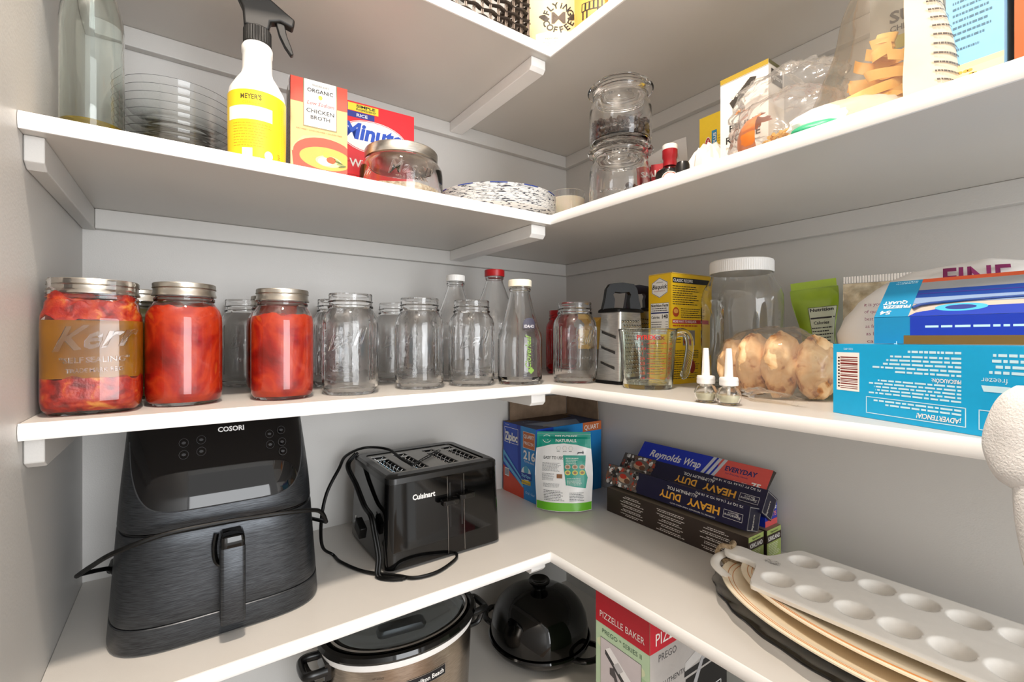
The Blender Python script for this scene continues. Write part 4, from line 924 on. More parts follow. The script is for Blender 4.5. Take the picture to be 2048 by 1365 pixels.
for k in range(20):
    v = R.random(); z = .030+.085*v; a0 = R.uniform(0, 6.28); rad_ = R.uniform(.010, .030)*(1-.4*v); cx_ = R.uniform(-.024, .016)*(1-.5*v); tilt = R.uniform(-.5, .5); w_ = .0115; pts = []; up = Vector((R.uniform(-.4, .4), R.uniform(-.3, .3), 1)).normalized()
    st_ = R.uniform(.10, .17); A = [a0+i*st_ for i in range(22)]
    vs_ = []
    for a in A:
        c_0 = Vector((cx_+rad_*cos(a)*1.3, .5*rad_*sin(a)-.004, z+tilt*rad_*cos(a))); vs_ += [tuple(c_0-up*w_*.6), tuple(c_0+up*w_*.6)]
    inn_ = [tuple(Vector(p)+Vector((0, .0013, .0003))) for p in vs_]
    m_ = len(A); ff = [(2*i, 2*i+1, 2*i+3, 2*i+2) for i in range(m_-1)]
    mb.add(vs_+inn_, ff+[tuple(j+2*m_ for j in q[::-1]) for q in ff]+[(2*i, 2*i+2, 2*m_+2*i+2, 2*m_+2*i) for i in range(m_-1)]+[(2*i+1, 2*m_+2*i+1, 2*m_+2*i+3, 2*i+3) for i in range(m_-1)], M['pasta'])
o = mb.build('wide_noodles', None, (px, py, S1+.0016), rot=(0, 0, radians(-66)), smooth=70); tag(o, 'tangle of wide flat yellow noodles inside the tall clear-fronted bag', 'noodles', kind='stuff')
t = thing('spice_pouch', 'grey and yellow pouch with black lettering, behind the bag of wide noodles', 'pouch', (-.150, -.912, S1+.0003), rot=(0, 0, radians(-75)))
mb = MB(); S = pouch(mb, .085, .270, .05, C('#b7b9b4', .3)); S.rect(-.030, .170, .034, .190, C('#b9ae2e'), 1); S.text('SUR', .004, .212, .018, BK, 1, w=.046, bold=.03); S.text('CHERRIES', .004, .198, .009, BK, 1, w=.045, bold=.02); mb.build('pouch_body', t)
w, d, h = .047, .11, .21
t, mb, F = carton('cracker_box', 'tall pale blue box with orange mosaic pattern at its foot', 'box', -.240, -1.009, S1+.0002, w, d, h, radians(-90), C('#86bfe6', .45))
f = F['f']; f.rect(0, 0, w, .052, C('#b4cdb0'), 1); f.rect(0, .052, w, .058, C('#f6dba4'), 1)
for (a, c) in ((.010, .012), (.036, .026), (.012, .044), (.04, .002), (.024, .034)):
    for k in range(12): f.ell(max(.003, min(w-.003, a+.0095*cos(k*pi/6))), max(.002, min(.049, c+.0095*sin(k*pi/6))), .0024, .0018, C('#f0a63c'), 2, 8)
f.lines(.006, .085, .040, .200, 16, C('#4a6f86'), 1, 4, .35); f.lines(.006, .074, .030, .080, 1, C('#4a6f86'), 1, 7, .4)
mb.build('carton', t, smooth=0)
w, d, h = .14, .09, .2
t, mb, F = carton('pizza_crust_box', 'orange food carton with herb picture at the right edge of the upper shelf', 'box', -.235, -1.108, S1+.0002, w, d, h, radians(-90), C('#d8772c', .4))
f = F['f']; f.poly([(0, 0), (.006, 0), (.008, .1), (.004, .2), (0, .2)], C('#b85a1c'), 1); f.poly([(.010, 0), (.014, .12), (.03, .17), (.1, .2), (.14, .2), (.14, 0)], C('#e79445'), 1); f.poly([(.012, 0), (.013, .06), (.018, .072), (.10, .08), (.1, 0)], C('#f5ead6'), 2)
for k in range(16): f.ell(.018+.010*random.random(), .03+.035*random.random(), .002, .0014, C('#5f9c3a' if k % 2 else '#d9a82c'), 3, 8)
f.text('NEW', .006, .120, .012, C('#5a2c10'), 2, w=.02, rot=.2)
mb.build('carton', t, smooth=0)

# ================================================================== topmost shelf
t = thing('woven_basket', 'dark woven wicker basket at the front of the topmost shelf', 'basket', (-.565, -.290, S0+.0003))
mb = MB(); bw, bd, bh = .262, .15, .13
mb.box(-bw/2+.012, -bd/2+.012, .001, bw/2-.012, bd/2-.012, .006, M['wick2'])
for r_ in range(8):
    z = .008+r_*.0165
    for (ax, L_, off, ns) in ((0, bw, -bd/2, 14), (1, bd, bw/2, 8), (0, bw, bd/2, 14), (1, bd, -bw/2, 8)):
        pts = []
        for i in range(ns*2+1):
            s = -L_/2+L_*i/(ns*2); o_f = .0030*cos(pi*(i+r_ % 2*1)) if i % 2 == 0 else 0
            o_f = .0030*(1 if ((i//2+r_) % 2) else -1) if i % 2 == 0 else 0
            sg = 1 if off > 0 else -1
            pts.append((s, off+sg*o_f, z) if ax == 0 else (off+sg*o_f, s, z))
        mb.tube(pts, .0055, M['wicker'], 6, 3, flat=.40)
for i in range(15):
    s = -bw/2+bw*i/14
    for oy in (-bd/2, bd/2):
        for dx in (-.0018, .0018): mb.tube([(s+dx, oy, 0), (s+dx, oy, bh)], .0014, M['wick2'], 6, 0)
for i in range(9):
    s = -bd/2+bd*i/8
    for ox in (-bw/2, bw/2):
        for dx in (-.0018, .0018): mb.tube([(ox, s+dx, 0), (ox, s+dx, bh)], .0014, M['wick2'], 6, 0)
mb.build('woven_sides', t); mb = MB(); mb.tube([(x, y, bh) for x, y in rrect(bw/2, bd/2, .01, 3)], .006, M['wicker'], 8, 0, closed=True); mb.build('rim', t)
mb = MB(); mb.box(-bw/2+.02, -bd/2+.02, .007, .0, bd/2-.02, .10, C('#efece4')); o = mb.build('paper_bundle', None, (-.565, -.290, S0+.0003), smooth=0); tag(o, 'pale paper bundle showing through the weave of the dark basket', 'paper')
ca = radians(-38)
t = thing('coffee_bag', 'cream coffee bag with round black lettered emblem, at the corner of the topmost shelf', 'coffee bag', (-.328, -.328, S0+.0003), rot=(0, 0, ca))
mb = MB(); S = pouch(mb, .138, .235, .062, C('#f1dcae', .4))
K = C('#2a2620', .5); E_ = .086+.030
def arc(s, txt, cx, cy, r, a0, a1, h, m, top=True):
    n = len(txt)
    for i, ch in enumerate(txt):
        if ch == ' ': continue
        a = a0+(a1-a0)*(i+.5)/n
        s.text(ch, cx+r*cos(a), cy+r*sin(a), h, m, 2, rot=(a-pi/2) if top else (a+pi/2), bold=.02)
arc(S, 'FLYiNG', .006, E_, .022, radians(168), radians(12), .015, K)
arc(S, 'COFFEE', .006, E_, .037, radians(192), radians(348), .015, K, False)
S.text('M', .006, E_-.014, .028, C('#5a4a3e'), 2, w=.031, bold=.015)
for s_ in (-1, 1):
    for k in range(3): S.ell(.006+s_*(.028+.004*k), E_+.004*k-.003, .008, .0035, C('#3d332c'), 2, 12)
S.rect(-.045, .040, .040, .082, C('#f6eed8'), 1); S.text('MEXICAN', -.010, .064, .0042, K, 2, w=.026); S.lines(-.028, .042, .02, .060, 5, C('#b7a98e'), 2, 3, .25)
S.ell(.034, .056, .014, .020, C('#ecc9a6'), 2)
mb.build('bag_body', t)
t = thing('second_coffee_bag', 'orange yellow coffee bag with a black animal drawing, right of the cream bag', 'coffee bag', (-.300, -.425, S0+.0003), rot=(0, 0, radians(-58)))
mb = MB(); S = pouch(mb, .090, .20, .045, C('#efb85a', .4)); cowy = .085
S.rect(-.026, cowy+.010, .020, cowy+.030, K, 1)
for k in range(5): S.rect(-.024+.009*k, cowy+.012, -.019+.009*k, cowy+.028, C('#efb85a'), 2)
for k in (-.024, -.015, .008, .016): S.rect(k, cowy-.008, k+.0035, cowy+.011, K, 1)
S.ell(.027, cowy+.030, .008, .006, K, 1); S.text('COW', -.02, cowy-.032, .012, K, 1, w=.03); S.ell(.020, cowy-.012, .008, .006, K, 1)
mb.build('bag_body', t)
t = thing('striped_pouch', 'narrow pouch with dark line drawing at the right end of the topmost shelf items', 'pouch', (-.288, -.500, S0+.0003), rot=(0, 0, radians(-64)))
mb = MB(); S = pouch(mb, .085, .2, .04, C('#e9e2da', .4))
for k in range(12): S.poly([(-.04+.006*k, .02), (-.039+.006*k, .02), (-.030+.006*k, .18), (-.0315+.006*k, .18)], K, 1)
S.rect(-.0425, .0, -.034, .19, C('#e09a3a'), 2); mb.build('pouch_body', t)

# ================================================================== air fryer
FX, FY = -.9705, -.1755
t = thing('air_fryer', 'large black brushed air fryer with glossy control panel and drawer handle', 'air fryer', (FX, FY, S3+.0003))
def fhw(z): return .1465-.021*min(1, z/.30)
def fyf(z): return -.1465+.004*z/.2+(.055*((z-.20)/.115)**1.25 if z > .20 else 0)
def fpt(a, z, l=0, n=4.2):
    hw = fhw(z)+l; yf = fyf(z)-l; yb = .140+l; hd = (yb-yf)/2
    c, s = cos(a), sin(a); return (hw*math.copysign(abs(c)**(2/n), c), (yb+yf)/2+hd*math.copysign(abs(s)**(2/n), s), z)
def fring(z, l=0, N=96): return [fpt(2*pi*k/N, z, l) for k in range(N)]
mb = MB(); mb.rings([fring(.0, -.006), fring(.003, -.001), fring(.006), fring(.036), fring(.037, -.001)], M['fryer']); mb.build('base', t)
mb = MB(); mb.rings([fring(.037, -.003), fring(.166, -.003)], M['black']); mb.build('inner_shell', t)
mb = MB(); mb.rings([fring(.0385, -.0022), fring(.0390, -.0008), fring(.042)]+[fring(.042+.02*k) for k in range(1, 6)]+[fring(.161), fring(.1635, -.001), fring(.164, -.0025)], M['fryer']); drw = mb.build('drawer', t)
zs = [.1675, .168, .171]+[.171+.012*k for k in range(1, 12)]+[.309]
mb = MB(); mb.rings([fring(z, -.0025 if z == .1675 else (-.001 if z == .168 else 0)) for z in zs]+[fring(.3135, -.004), fring(.315, -.012)], M['fryer']); mb.build('upper_housing', t)
mb = MB(); N = 60; col = []
def zb(q): return .196+.094*abs(q)**3.2
for i in range(N+1):
    q = -1+2*i/N; a = -pi/2+q*1.02; z0 = zb(q); col.append([fpt(a, z0+(.3085-z0)*j/12, .0009) for j in range(13)])
V = [p for c_ in col for p in c_]; mb.add(V, [(i*13+j, (i+1)*13+j, (i+1)*13+j+1, i*13+j+1) for i in range(N) for j in range(12)], M['panel'])
S = Surf(mb, lambda x, z, l: (lambda p: (p[0], p[1]-l-.0004, p[2]))((x, fpt(-pi/2, z, .0009)[1]+.9*abs(x)**2.4, z)), .01)
S.text('COSORI', .010, .2965, .0072, C('#f2f2f2', .4), 1, w=.036, bold=.03)
IC = C('#3f4042', .3)
for (x, z) in ((-.052, .286), (-.030, .288), (-.052, .270), (-.030, .272), (.064, .286), (.082, .290), (.064, .270), (.082, .272), (.082, .258)):
    for k in range(14):
        a = 2*pi*k/14; b = a+2*pi/14; S.poly([(x+.0062*cos(a), z+.0062*sin(a)), (x+.0062*cos(b), z+.0062*sin(b)), (x+.0057*cos(b), z+.0057*sin(b)), (x+.0057*cos(a), z+.0057*sin(a))], IC, 1)
    S.ell(x, z, .0028, .0020, IC, 1, 10)
cp = mb.build('control_panel', t, smooth=60)
mb = MB(); mb.tube([fpt(-pi/2+(-1+2*i/50)*1.02, zb(-1+2*i/50)-.0006, .0006) for i in range(51)], .0011, C('#55585c', .2, .6), 6, 0); mb.build('panel_rim', cp)
mb = MB(); mb.rings([[(x, y, z) for x, y in rrect(a, b, .005, 4, .007, -.1665+c_)] for z, a, b, c_ in ((.028, .012, .008, .003), (.030, .0150, .0125, 0), (.036, .0160, .0135, 0), (.139, .0160, .0135, 0), (.1405, .0155, .013, 0))], M['fryer'])
dh = mb.build('drawer_handle', drw)
mb = MB(); mb.rings([[(x, y, z) for x, y in rrect(a, b, .005, 4, .007, c_)] for z, a, b, c_ in ((.1407, .0153, .0135, -.1665), (.150, .0153, .014, -.166), (.156, .0145, .018, -.161), (.158, .012, .016, -.158))], M['blackgloss']); mb.build('release_button', drw)
mb = MB(); mb.tube([(-.012, -.148, .155), (-.0150, -.149, .135), (-.013, -.149, .115), (-.006, -.149, .106)], .0035, M['blackgloss'], 8, 5); mb.build('handle_recess', drw)
mb = MB(); cord = [(-1.118+.0, -.13, 1.010), (-1.122, -.16, 1.030), (-1.148, -.19, 1.042), (-1.150, -.215, 1.050), (-1.128, -.27, 1.080), (-1.097, -.325, 1.112), (-1.043, -.338, 1.128), (-.979, -.338, 1.129), (-.928, -.336, 1.126), (-.878, -.334, 1.122), (-.838, -.318, 1.110), (-.815, -.270, 1.072), (-.812, -.235, 1.060), (-.822, -.18, 1.050)]
mb.tube([(x-FX, y-FY, z-S3) for x, y, z in cord], .0034, M['rubber'], 10, 8); mb.tube([(-1.1205-FX, -.10-FY, .064), (-1.1205-FX, -.145-FY, .066)], .005, M['rubber'], 10, 0)
mb.build('power_cord', t)

# ================================================================== toaster
TX, TY = -.584, -.180
t = thing('toaster', 'glossy black four slice toaster with two lever knobs and a coiled cord', 'toaster', (TX, TY, S3+.0003))
hw, hd, H = .130, .117, .180
def tr(z, l=0, rr=.018): k = 1-.045*z/H; return [(x, y, z) for x, y in rrect(hw*k+l, hd*(1-.06*z/H)+l, rr, 6)]
mb = MB(); mb.rings([tr(.004, -.006), tr(.006), tr(.165)], M['blackgloss']); mb.build('side_shell', t)
for x, y in ((-.10, -.09), (.10, -.09), (-.10, .09), (.10, .09)): mb = MB(); mb.lathe([(.009, 0), (.009, .006), (0, .006)], M['rubber'], 16, cx=x, cy=y); mb.build('foot', t)
# top rim as a ring with an opening
px, py = .103, .083
def loopz(hx, hy, r, z): return [(x, y, z) for x, y in rrect(hx, hy, r, 6)]
mb = MB(); mb.rings([tr(.1655, .0005), tr(.176, .0005), tr(.180, -.004), loopz(px+.003, py+.003, .012, .180), loopz(px+.003, py+.003, .012, .176)], C('#191919', .22), cap0=False, cap1=False); mb.build('top_rim', t)
xs = [-.084, -.035, .035, .084]; sw, sl = .0145, .070
mb = MB(); zt = .1775
xc = [-px]+[v for x in xs for v in (x-sw, x+sw)]+[px]
for i in range(0, len(xc), 2): mb.box(xc[i], -py, zt-.002, xc[i+1], py, zt, M['plate_steel'])
for x in xs: mb.box(x-sw, -py, zt-.002, x+sw, -sl, zt, M['plate_steel']); mb.box(x-sw, sl, zt-.002, x+sw, py, zt, M['plate_steel'])
for x in xs: mb.box(x-sw, .040, zt-.002, x+sw, .045, zt, M['plate_steel'])
mb.build('slot_plate', t, smooth=0)
for x in xs:
    mb = MB(); x0, x1, z0 = x-sw, x+sw, .1655
    mb.add([(x0, -sl, zt-.002), (x1, -sl, zt-.002), (x1, sl, zt-.002), (x0, sl, zt-.002), (x0, -sl, z0), (x1, -sl, z0), (x1, sl, z0), (x0, sl, z0)], [(0, 1, 5, 4), (1, 2, 6, 5), (2, 3, 7, 6), (3, 0, 4, 7), (4, 5, 6, 7)], M['black'])
    for k in range(7):
        y = -.058+.019*k
        for s in (-1, 1): mb.tube([(x+s*.004, y, .1662), (x+s*.006, y+.002, .1735), (x+s*.0105, y+.003, .1765)], .0007, M['chrome'], 5, 3)
    mb.tube([(x-.008, -sl, .171), (x-.008, sl, .171)], .0008, M['chrome'], 5, 0); mb.tube([(x+.008, -sl, .171), (x+.008, sl, .171)], .0008, M['chrome'], 5, 0)
    mb.build('bread_slot', t)
fy = lambda z: -hd*(1-.06*z/H)
mb = MB(); S = Surf(mb, lambda x, z, l: (x, fy(z)-l-.0003, z), .02)
S.rect(-.001, .008, .0, .163, C('#8d8a86', .2, .8)); S.rect(.037, .008, .038, .163, C('#8d8a86', .2, .8)); S.rect(.0002, .008, .0368, .163, M['dark_chrome'], 1)
S.rect(.003, .060, .007, .150, M['black'], 2); S.rect(.030, .060, .034, .150, M['black'], 2)
S.text('Cuisinart', -.052, .130, .0105, C('#ecebe8', .3), 1, w=.048, bold=.035)
cs = mb.build('control_strip', t, smooth=0)
for x, z in ((-.002, .112), (.034, .118)):
    mb = MB(); mb.rings([[(u, v, zz) for u, v in rrect(.0185, .009, .005, 4, x, fy(z)-.014)] for zz in (z, z+.010)], M['blackgloss']); mb.box(x-.004, fy(z)-.006, z+.002, x+.004, fy(z), z+.008, M['black']); mb.build('lever_knob', cs, bevel=.0015)
mb = MB(); P = [(-.640, -.235, 1.1385), (-.646, -.195, 1.143), (-.650, -.130, 1.150), (-.690, -.095, 1.152), (-.742, -.135, 1.150), (-.768, -.175, 1.135), (-.795, -.19, 1.095), (-.806, -.195, 1.045), (-.798, -.170, .985), (-.775, -.160, .9585), (-.770, -.200, .9585), (-.745, -.262, .9585), (-.700, -.312, .9585), (-.675, -.339, .9585), (-.632, -.343, .9585), (-.586, -.322, .9585), (-.570, -.305, .9585), (-.566, -.285, .9585)]
mb.tube([(x-TX, y-TY, z-S3) for x, y, z in P], .0034, M['rubber'], 10, 8, flat=.8)
P = [(-.700, -.075, 1.138), (-.722, -.085, 1.115), (-.722, -.146, 1.088), (-.7235, -.205, 1.062), (-.7245, -.250, 1.055), (-.724, -.268, 1.03), (-.722, -.285, .99), (-.726, -.295, .9595), (-.71, -.318, .9585), (-.69, -.330, .9585)]
for dx in (0, -.0052): mb.tube([(x-TX+dx, y-TY, z-S3) for x, y, z in P], .0030, M['rubber'], 10, 8)
pc = mb.build('power_cord', t)
mb = MB(); mb.X = Matrix.Translation((-.733-TX, -.205-TY, .066)) @ Matrix.Rotation(.35, 4, 'X'); mb.box(-.008, -.020, -.012, .006, .016, .012, M['rubber']); mb.box(-.004, .016, -.007, -.0005, .030, -.003, M['chrome']); mb.box(-.004, .016, .003, -.0005, .030, .007, M['chrome']); mb.build('cord_plug', pc, bevel=.003)
mb = MB()   # plastic strap lying over the slots
for s in (-.0045, .0045): mb.tube([(-.055, -.055+s*.5, .1805), (.03, .012+s*.5+s, .1815), (.052, .03+s, .181)], .0011, M['black'], 6, 3)
for k in range(12): u = k/11; mb.tube([(-.055+.107*u, -.055+.085*u-.0045, .181), (-.055+.107*u, -.055+.085*u+.0045, .181)], .0009, M['black'], 5, 0)
mb.build('cord_strap', pc)

# ================================================================== bag box, snack pouch, foil boxes
w, d, h = .245, .155, .200
ZB = C('#1747b8', .35); ZL = C('#1d86cf', .35); BR = C('#c86a35', .45)
t, mb, F = carton('resealable_bag_box', 'blue and orange carton of quart freezer bags, open at the top, in the corner', 'box', -.255+w/2, -.087, S3+.0002, w, d, h, 0, ZB)
l = F['l']; W2 = d
l.rect(.085, 0, W2, h, ZL, 1); l.poly([(.078, 0), (.09, 0), (.084, h), (.068, h)], C('#1336a0'), 2)
l.poly([(0, 0), (.10, 0), (.10, .030), (.0, .075)], C('#cc4327'), 3); l.poly([(.0, .085), (.095, .030), (.105, .045), (.0, .12)], C('#5aa9d8', .2), 4); l.poly([(.005, .095), (.10, .038), (.103, .041), (.0055, .105)], C('#173a9a'), 5)
l.rect(.010, .145, .012, .180, WH, 5); l.text('Ziploc', .040, .150, .024, WH, 5, w=.062, bold=.04); l.frame(.006, .143, .074, .187, .0012, WH, 4); l.text('SC Johnson', .020, .193, .003, WH, 4, w=.018)
l.rect(.097, .142, .150, .187, BR, 3); l.frame(.097, .142, .150, .187, .001, WH, 4); l.text('QUART', .1235, .170, .010, WH, 5, w=.046, bold=.02); l.text('FREEZER', .1235, .152, .0085, WH, 5, w=.044)
l.text('216', .125, .112, .024, WH, 4, w=.052, bold=.03); l.text('TOTAL BAGS', .125, .103, .005, WH, 4, w=.044)
l.ell(.112, .072, .022, .019, C('#eaf3f6'), 6); l.ell(.112, .082, .011, .012, C('#58a9c6'), 7); l.poly([(.088, .054), (.136, .058), (.136, .076), (.088, .072)], C('#1c3f99'), 8); l.text('StayOpen', .112, .062, .0085, C('#8fd0f4'), 9, w=.040, bold=.02); l.poly([(.092, .041), (.132, .044), (.132, .055), (.092, .052)], C('#e5c21e'), 8); l.text('EASY FILLING', .112, .045, .004, C('#23408c'), 9, w=.034, bold=.02)
l.rect(.008, .045, .030, .068, WH, 5)
for k in range(8): l.rect(.010+.0024*k, .047, .0112+.0024*k, .066, NAVY, 6)
l.text("Grip'n Seal", .128, .018, .007, C('#bfe3fa'), 5, w=.040, shear=.2)
f = F['f']; f.rect(0, 0, .05, .06, C('#cc4327'), 1); f.rect(.06, 0, w, h, ZL, 1); f.rect(.170, h-.026, w, h, BR, 2); f.text('QUART', .205, h-.021, .014, WH, 3, w=.058, bold=.01); f.rect(.012, .02, .03, .05, WH, 2)
tp = F['t']; tp.rect(0, 0, w, d, C('#27406b', .35), 1); tp.poly([(.06, .0), (.16, .0), (.20, .06), (.02, .08)], C('#8ba2bf', .3), 2); tp.poly([(.04, .02), (.08, .01), (.10, .03), (.06, .045)], C('#a9acb2'), 3); tp.text('Ziploc', .055, .10, .012, C('#9db2cc'), 3, w=.05); tp.rect(0, .125, w, d, M['card'], 3); tp.poly([(.10, .07), (.22, .10), (.22, d), (.04, d)], C('#4a3523', .8), 4)
mb.build('carton', t, smooth=0)
mb = MB(); mb.box(-w/2+.02, -.0012, 0, w/2-.004, .0012, .062, M['card']); mb.build('cardboard_flap', t, (0, d/2-.004, h+.0008), smooth=0); 
mb = MB(); mb.prism([(-.07, 0), (.07, 0), (.070, .105), (-.062, .103)], -.0012, .0012, M['card'], axis='x'); mb.build('side_flap', t, (w/2-.003, 0, h+.0008), smooth=0)

t = thing('treat_pouch', 'white and teal pet treat pouch with green base, standing against the blue bag box', 'pouch', (-.217, -.2325, S3+.0003), rot=(radians(-9), 0, radians(-40)))
TE = C('#0f9a86', .35)
mb = MB(); S0_ = pouch(mb, .142, .192, .060, C('#f3f3f2', .3), waist=-.06); S = Surf(mb, lambda x, y, l: S0_.fn(x*1.11, y*1.03, l), .006)
K2 = C('#4a4f54', .5)
S.rect(-.0635, .001, .0635, .020, C('#6cc02c', .35), 1); S.poly([(-.064, .150), (-.03, .160), (0, .163), (.03, .160), (.064, .150), (.064, .186), (-.064, .186)], TE, 1)
S.text('NATURALS.', .006, .1665, .0075, WH, 2, w=.050, bold=.02); S.text('FIELDCREST', .006, .1765, .0065, WH, 2, w=.052, bold=.03); S.ell(-.040, .174, .010, .010, WH, 2); S.ell(-.040, .174, .0088, .0088, TE, 3); S.text('N', -.040, .170, .008, WH, 4)
for k in range(3): S.ell(-.012+.014*k, .151, .0050, .0050, C('#b9c4bd'), 1, 16); S.ell(-.012+.014*k, .151, .0044, .0044, WH, 2, 16); S.lines(-.016+.014*k, .142, -.008+.014*k, .145, 1, K2, 1, k)
S.text('EASY TO USE', -.024, .124, .0072, C('#2f353a'), 1, w=.043, bold=.01)
S.lines(-.048, .094, -.006, .116, 8, K2, 1, 3, .3); S.lines(-.048, .072, -.020, .090, 7, K2, 1, 4, .3); S.rect(-.016, .078, -.004, .088, C('#8a5a34'), 2); S.lines(-.046, .056, -.004, .066, 4, K2, 1, 5, .3); S.lines(-.046, .024, .0, .050, 7, K2, 1, 6, .35); S.lines(.012, .024, .046, .046, 6, K2, 1, 7, .4)
S.poly([(.004, .062), (.048, .054), (.052, .080), (.046, .100), (.050, .134), (-.002, .134), (.000, .100)], TE, 2); S.lines(.004, .112, .034, .130, 4, WH, 3, 8, .3); S.lines(.006, .062, .040, .080, 6, WH, 3, 9, .3)
for i in range(3):
    for j in range(2): S.ell(.008+.016*i, .106-.014*j, .0064, .0060, (C('#c9b9a4'), C('#d8d36a'))[j], 3, 16); S.ell(.008+.016*i, .106-.014*j, .0038, .0034, C('#a67c5a'), 4, 10)
S.poly([(.030, .136), (.032, .142), (.042, .142), (.044, .146), (.046, .141), (.044, .136), (.042, .139), (.034, .139)], K2, 2)
mb.build('pouch_body', t)
mb = MB(); mb.box(-.0712, -.0008, .1923, .0712, .0010, .1975, TE); mb.build('sealed_top', t, smooth=0)

def foil_box(name, label, x, y, z, w, d, h, tilt, base, cat='box'):
    """long box lying along the right wall; local x runs towards the camera end"""
    t = thing(name, label, cat, (x, y, z)); t.rotation_euler = Matrix.Rotation(radians(-90.5), 4, 'Z').to_euler()
    mb = MB(); mb.X = Matrix.Rotation(tilt, 4, 'X'); mb.box(-w/2, -d/2, 0, w/2, d/2, h, base)
    return t, mb, boxfaces(mb, w, d, h)
BRN = C('#33261f', .5); GRN = C('#9aa95e', .5)
for k, (x, lab) in enumerate(((-.1045, 'brown cling film carton with green end, front one of two, under the foil boxes'), (-.0420, 'second brown and green cling film carton, behind the front one against the wall'))):
    w, d, h = .368, .056, .060
    t, mb, F = foil_box('cling_film_box', lab, x, -.486-.004*k, S3+.0002, w, d, h, 0, BRN)
    t['group'] = 'brown and green cling film cartons'
    f = flip(F['f'], w, h)
    for c_ in range(3):
        for i in range(5): f.lines(.03+.11*c_, .006+.0105*i, .03+.11*c_+.075, .0135+.0105*i, 2, C('#d9d3cd'), 1, 30+c_*9+i, .45, .5, 'C')
    r = F['r']; r.rect(0, 0, d, h, GRN, 1); r.rect(0, .034, d, .050, BRN, 2); r.text('KIRKLAND', d/2, .0375, .009, WH, 3, w=.046, bold=.01); r.lines(.006, .006, .05, .032, 8, C('#e8ead8'), 2, 5, .3); r.text('Signature', d/2, .053, .004, BK, 3, w=.03)
    F['t'].rect(0, 0, w, d, C('#8d7f6c'), 1)
    mb.build('carton', t, smooth=0)
def heavy(label, x, y, z, tilt, grp):
    w, d, h = .372, .046, .048
    t, mb, F = foil_box('foil_box', label, x, y, z, w, d, h, tilt, C('#1b1838', .35)); t['group'] = grp
    q = flip(F['f'], w, h)
    FO = [C('#b9b7b5', .25), C('#e9e7e4', .2), C('#6d6762', .3), C('#b3422c', .4), C('#7c5a48', .5), C('#2a2524', .4)]
    R = random.Random(int(abs(z*1000))); q.rect(w-.10, 0, w, h, C('#57504c', .3), 1)
    for k in range(110):
        a, b = w-R.uniform(.002, .100), R.uniform(.002, h-.002); s_ = R.uniform(.002, .007); a0 = R.uniform(0, 6)
        q.poly([(max(w-.112, min(w, a+s_*cos(a0+v)*R.uniform(.5, 1.4))), max(0, min(h, b+s_*sin(a0+v)))) for v in (0, 1.3, 2.6, 4, 5.2)], R.choice(FO), 2+k % 5)
    q.ell(w-.062, .024, .026, .015, FO[2], 8); q.ell(w-.060, .026, .018, .009, C('#c9a78a', .5), 9); q.ell(w-.056, .020, .011, .006, C('#b8321f', .4), 10); q.ell(w-.070, .029, .009, .006, C('#6b4632', .5), 10)
    q.text('HEAVY', .058, .021, .0155, C('#e9a93a', .35), 2, w=.075, al='L', bold=.03); q.text('DUTY', .150, .021, .0155, C('#f0b040', .35), 2, w=.055, al='L', bold=.03)
    q.text('ALUMINUM FOIL', .150, .009, .0075, WH, 2, w=.078, al='C', bold=.0); q.text('COMPARE TO REYNOLDS WRAP HEAVY DUTY', .12, .042, .0028, WH, 2, w=.11)
    q.text('75 SQ FT (16.66 YD X 18 IN)', .012, .0035, .0048, WH, 2, w=.105, al='L')
    q.frame(.010, .020, .050, .036, .0006, WH, 2); q.text('Signature', .030, .027, .0055, WH, 2, w=.034, shear=.3); q.text('SELECT', .030, .0225, .003, WH, 2, w=.022)
    tt = flip(F['t'], w, d); tt.rect(w-.10, 0, w, d, FO[2], 1); tt.lines(.02, .01, .24, .02, 1, C('#8f8da8'), 1, 4)
    r = F['r']; r.rect(0, 0, d, h, C('#131227', .4), 1); r.frame(.002, .002, d-.002, h-.002, .0007, C('#b9b4ae'), 2); r.text('Signature', d/2, .018, .006, C('#cfc7b8'), 3, rot=pi/2, w=.03)
    mb.build('carton', t, smooth=0, bevel=.0008); return t
heavy('heavy duty foil box with orange gold lettering, lower and nearer one, on the brown carton', -.108, -.478, S3+.0640, radians(-17), 'heavy duty foil boxes')
heavy('heavy duty foil box with orange gold lettering, upper one behind the other', -.066, -.484, S3+.0860, radians(-34), 'heavy duty foil boxes')
w, d, h = .330, .048, .050
t, mb, F = foil_box('everyday_foil_box', 'blue and red everyday foil box with raised lid flap, rearmost against the wall', -.0345, -.500, S3+.0605, w, d, h, 0, C('#1a2fa0', .35))
r = F['r']; r.rect(0, 0, d, .012, C('#c94f50'), 1); r.text('Reynolds', d/2, .032, .009, WH, 2, w=.038, bold=.02, shear=.2); r.text('Wrap', .018, .020, .009, WH, 2, w=.022, bold=.02, shear=.2); r.text('75', .038, .018, .009, C('#e0847e'), 2, bold=.02)
mb.build('carton', t, smooth=0, bevel=.0006)
mb = MB(); ang = radians(50); fl_ = .054
c_, s_ = cos(ang), sin(ang); y0, z0 = -d/2-.001, h+.019
mb.prism([(y0, z0), (y0+fl_*c_, z0+fl_*s_), (y0+fl_*c_+.012, z0+fl_*s_-.006), (y0+.004, z0-.0005)], -w/2, w/2, C('#241a12', .6), axis='x')
S = Surf(mb, lambda x, y, l: (-w/2+x, y0+y*c_-l*s_, z0+y*s_+l*c_)); S.rect(0, 0, w, fl_, C('#1c33b4', .3), 1); S.rect(.215, 0, w, fl_, C('#dd5a52', .35), 2)
for k in range(3): S.poly([(.178+.013*k, 0), (.186+.013*k, 0), (.206+.013*k, fl_), (.198+.013*k, fl_)], C('#c9ccd6', .3), 3)
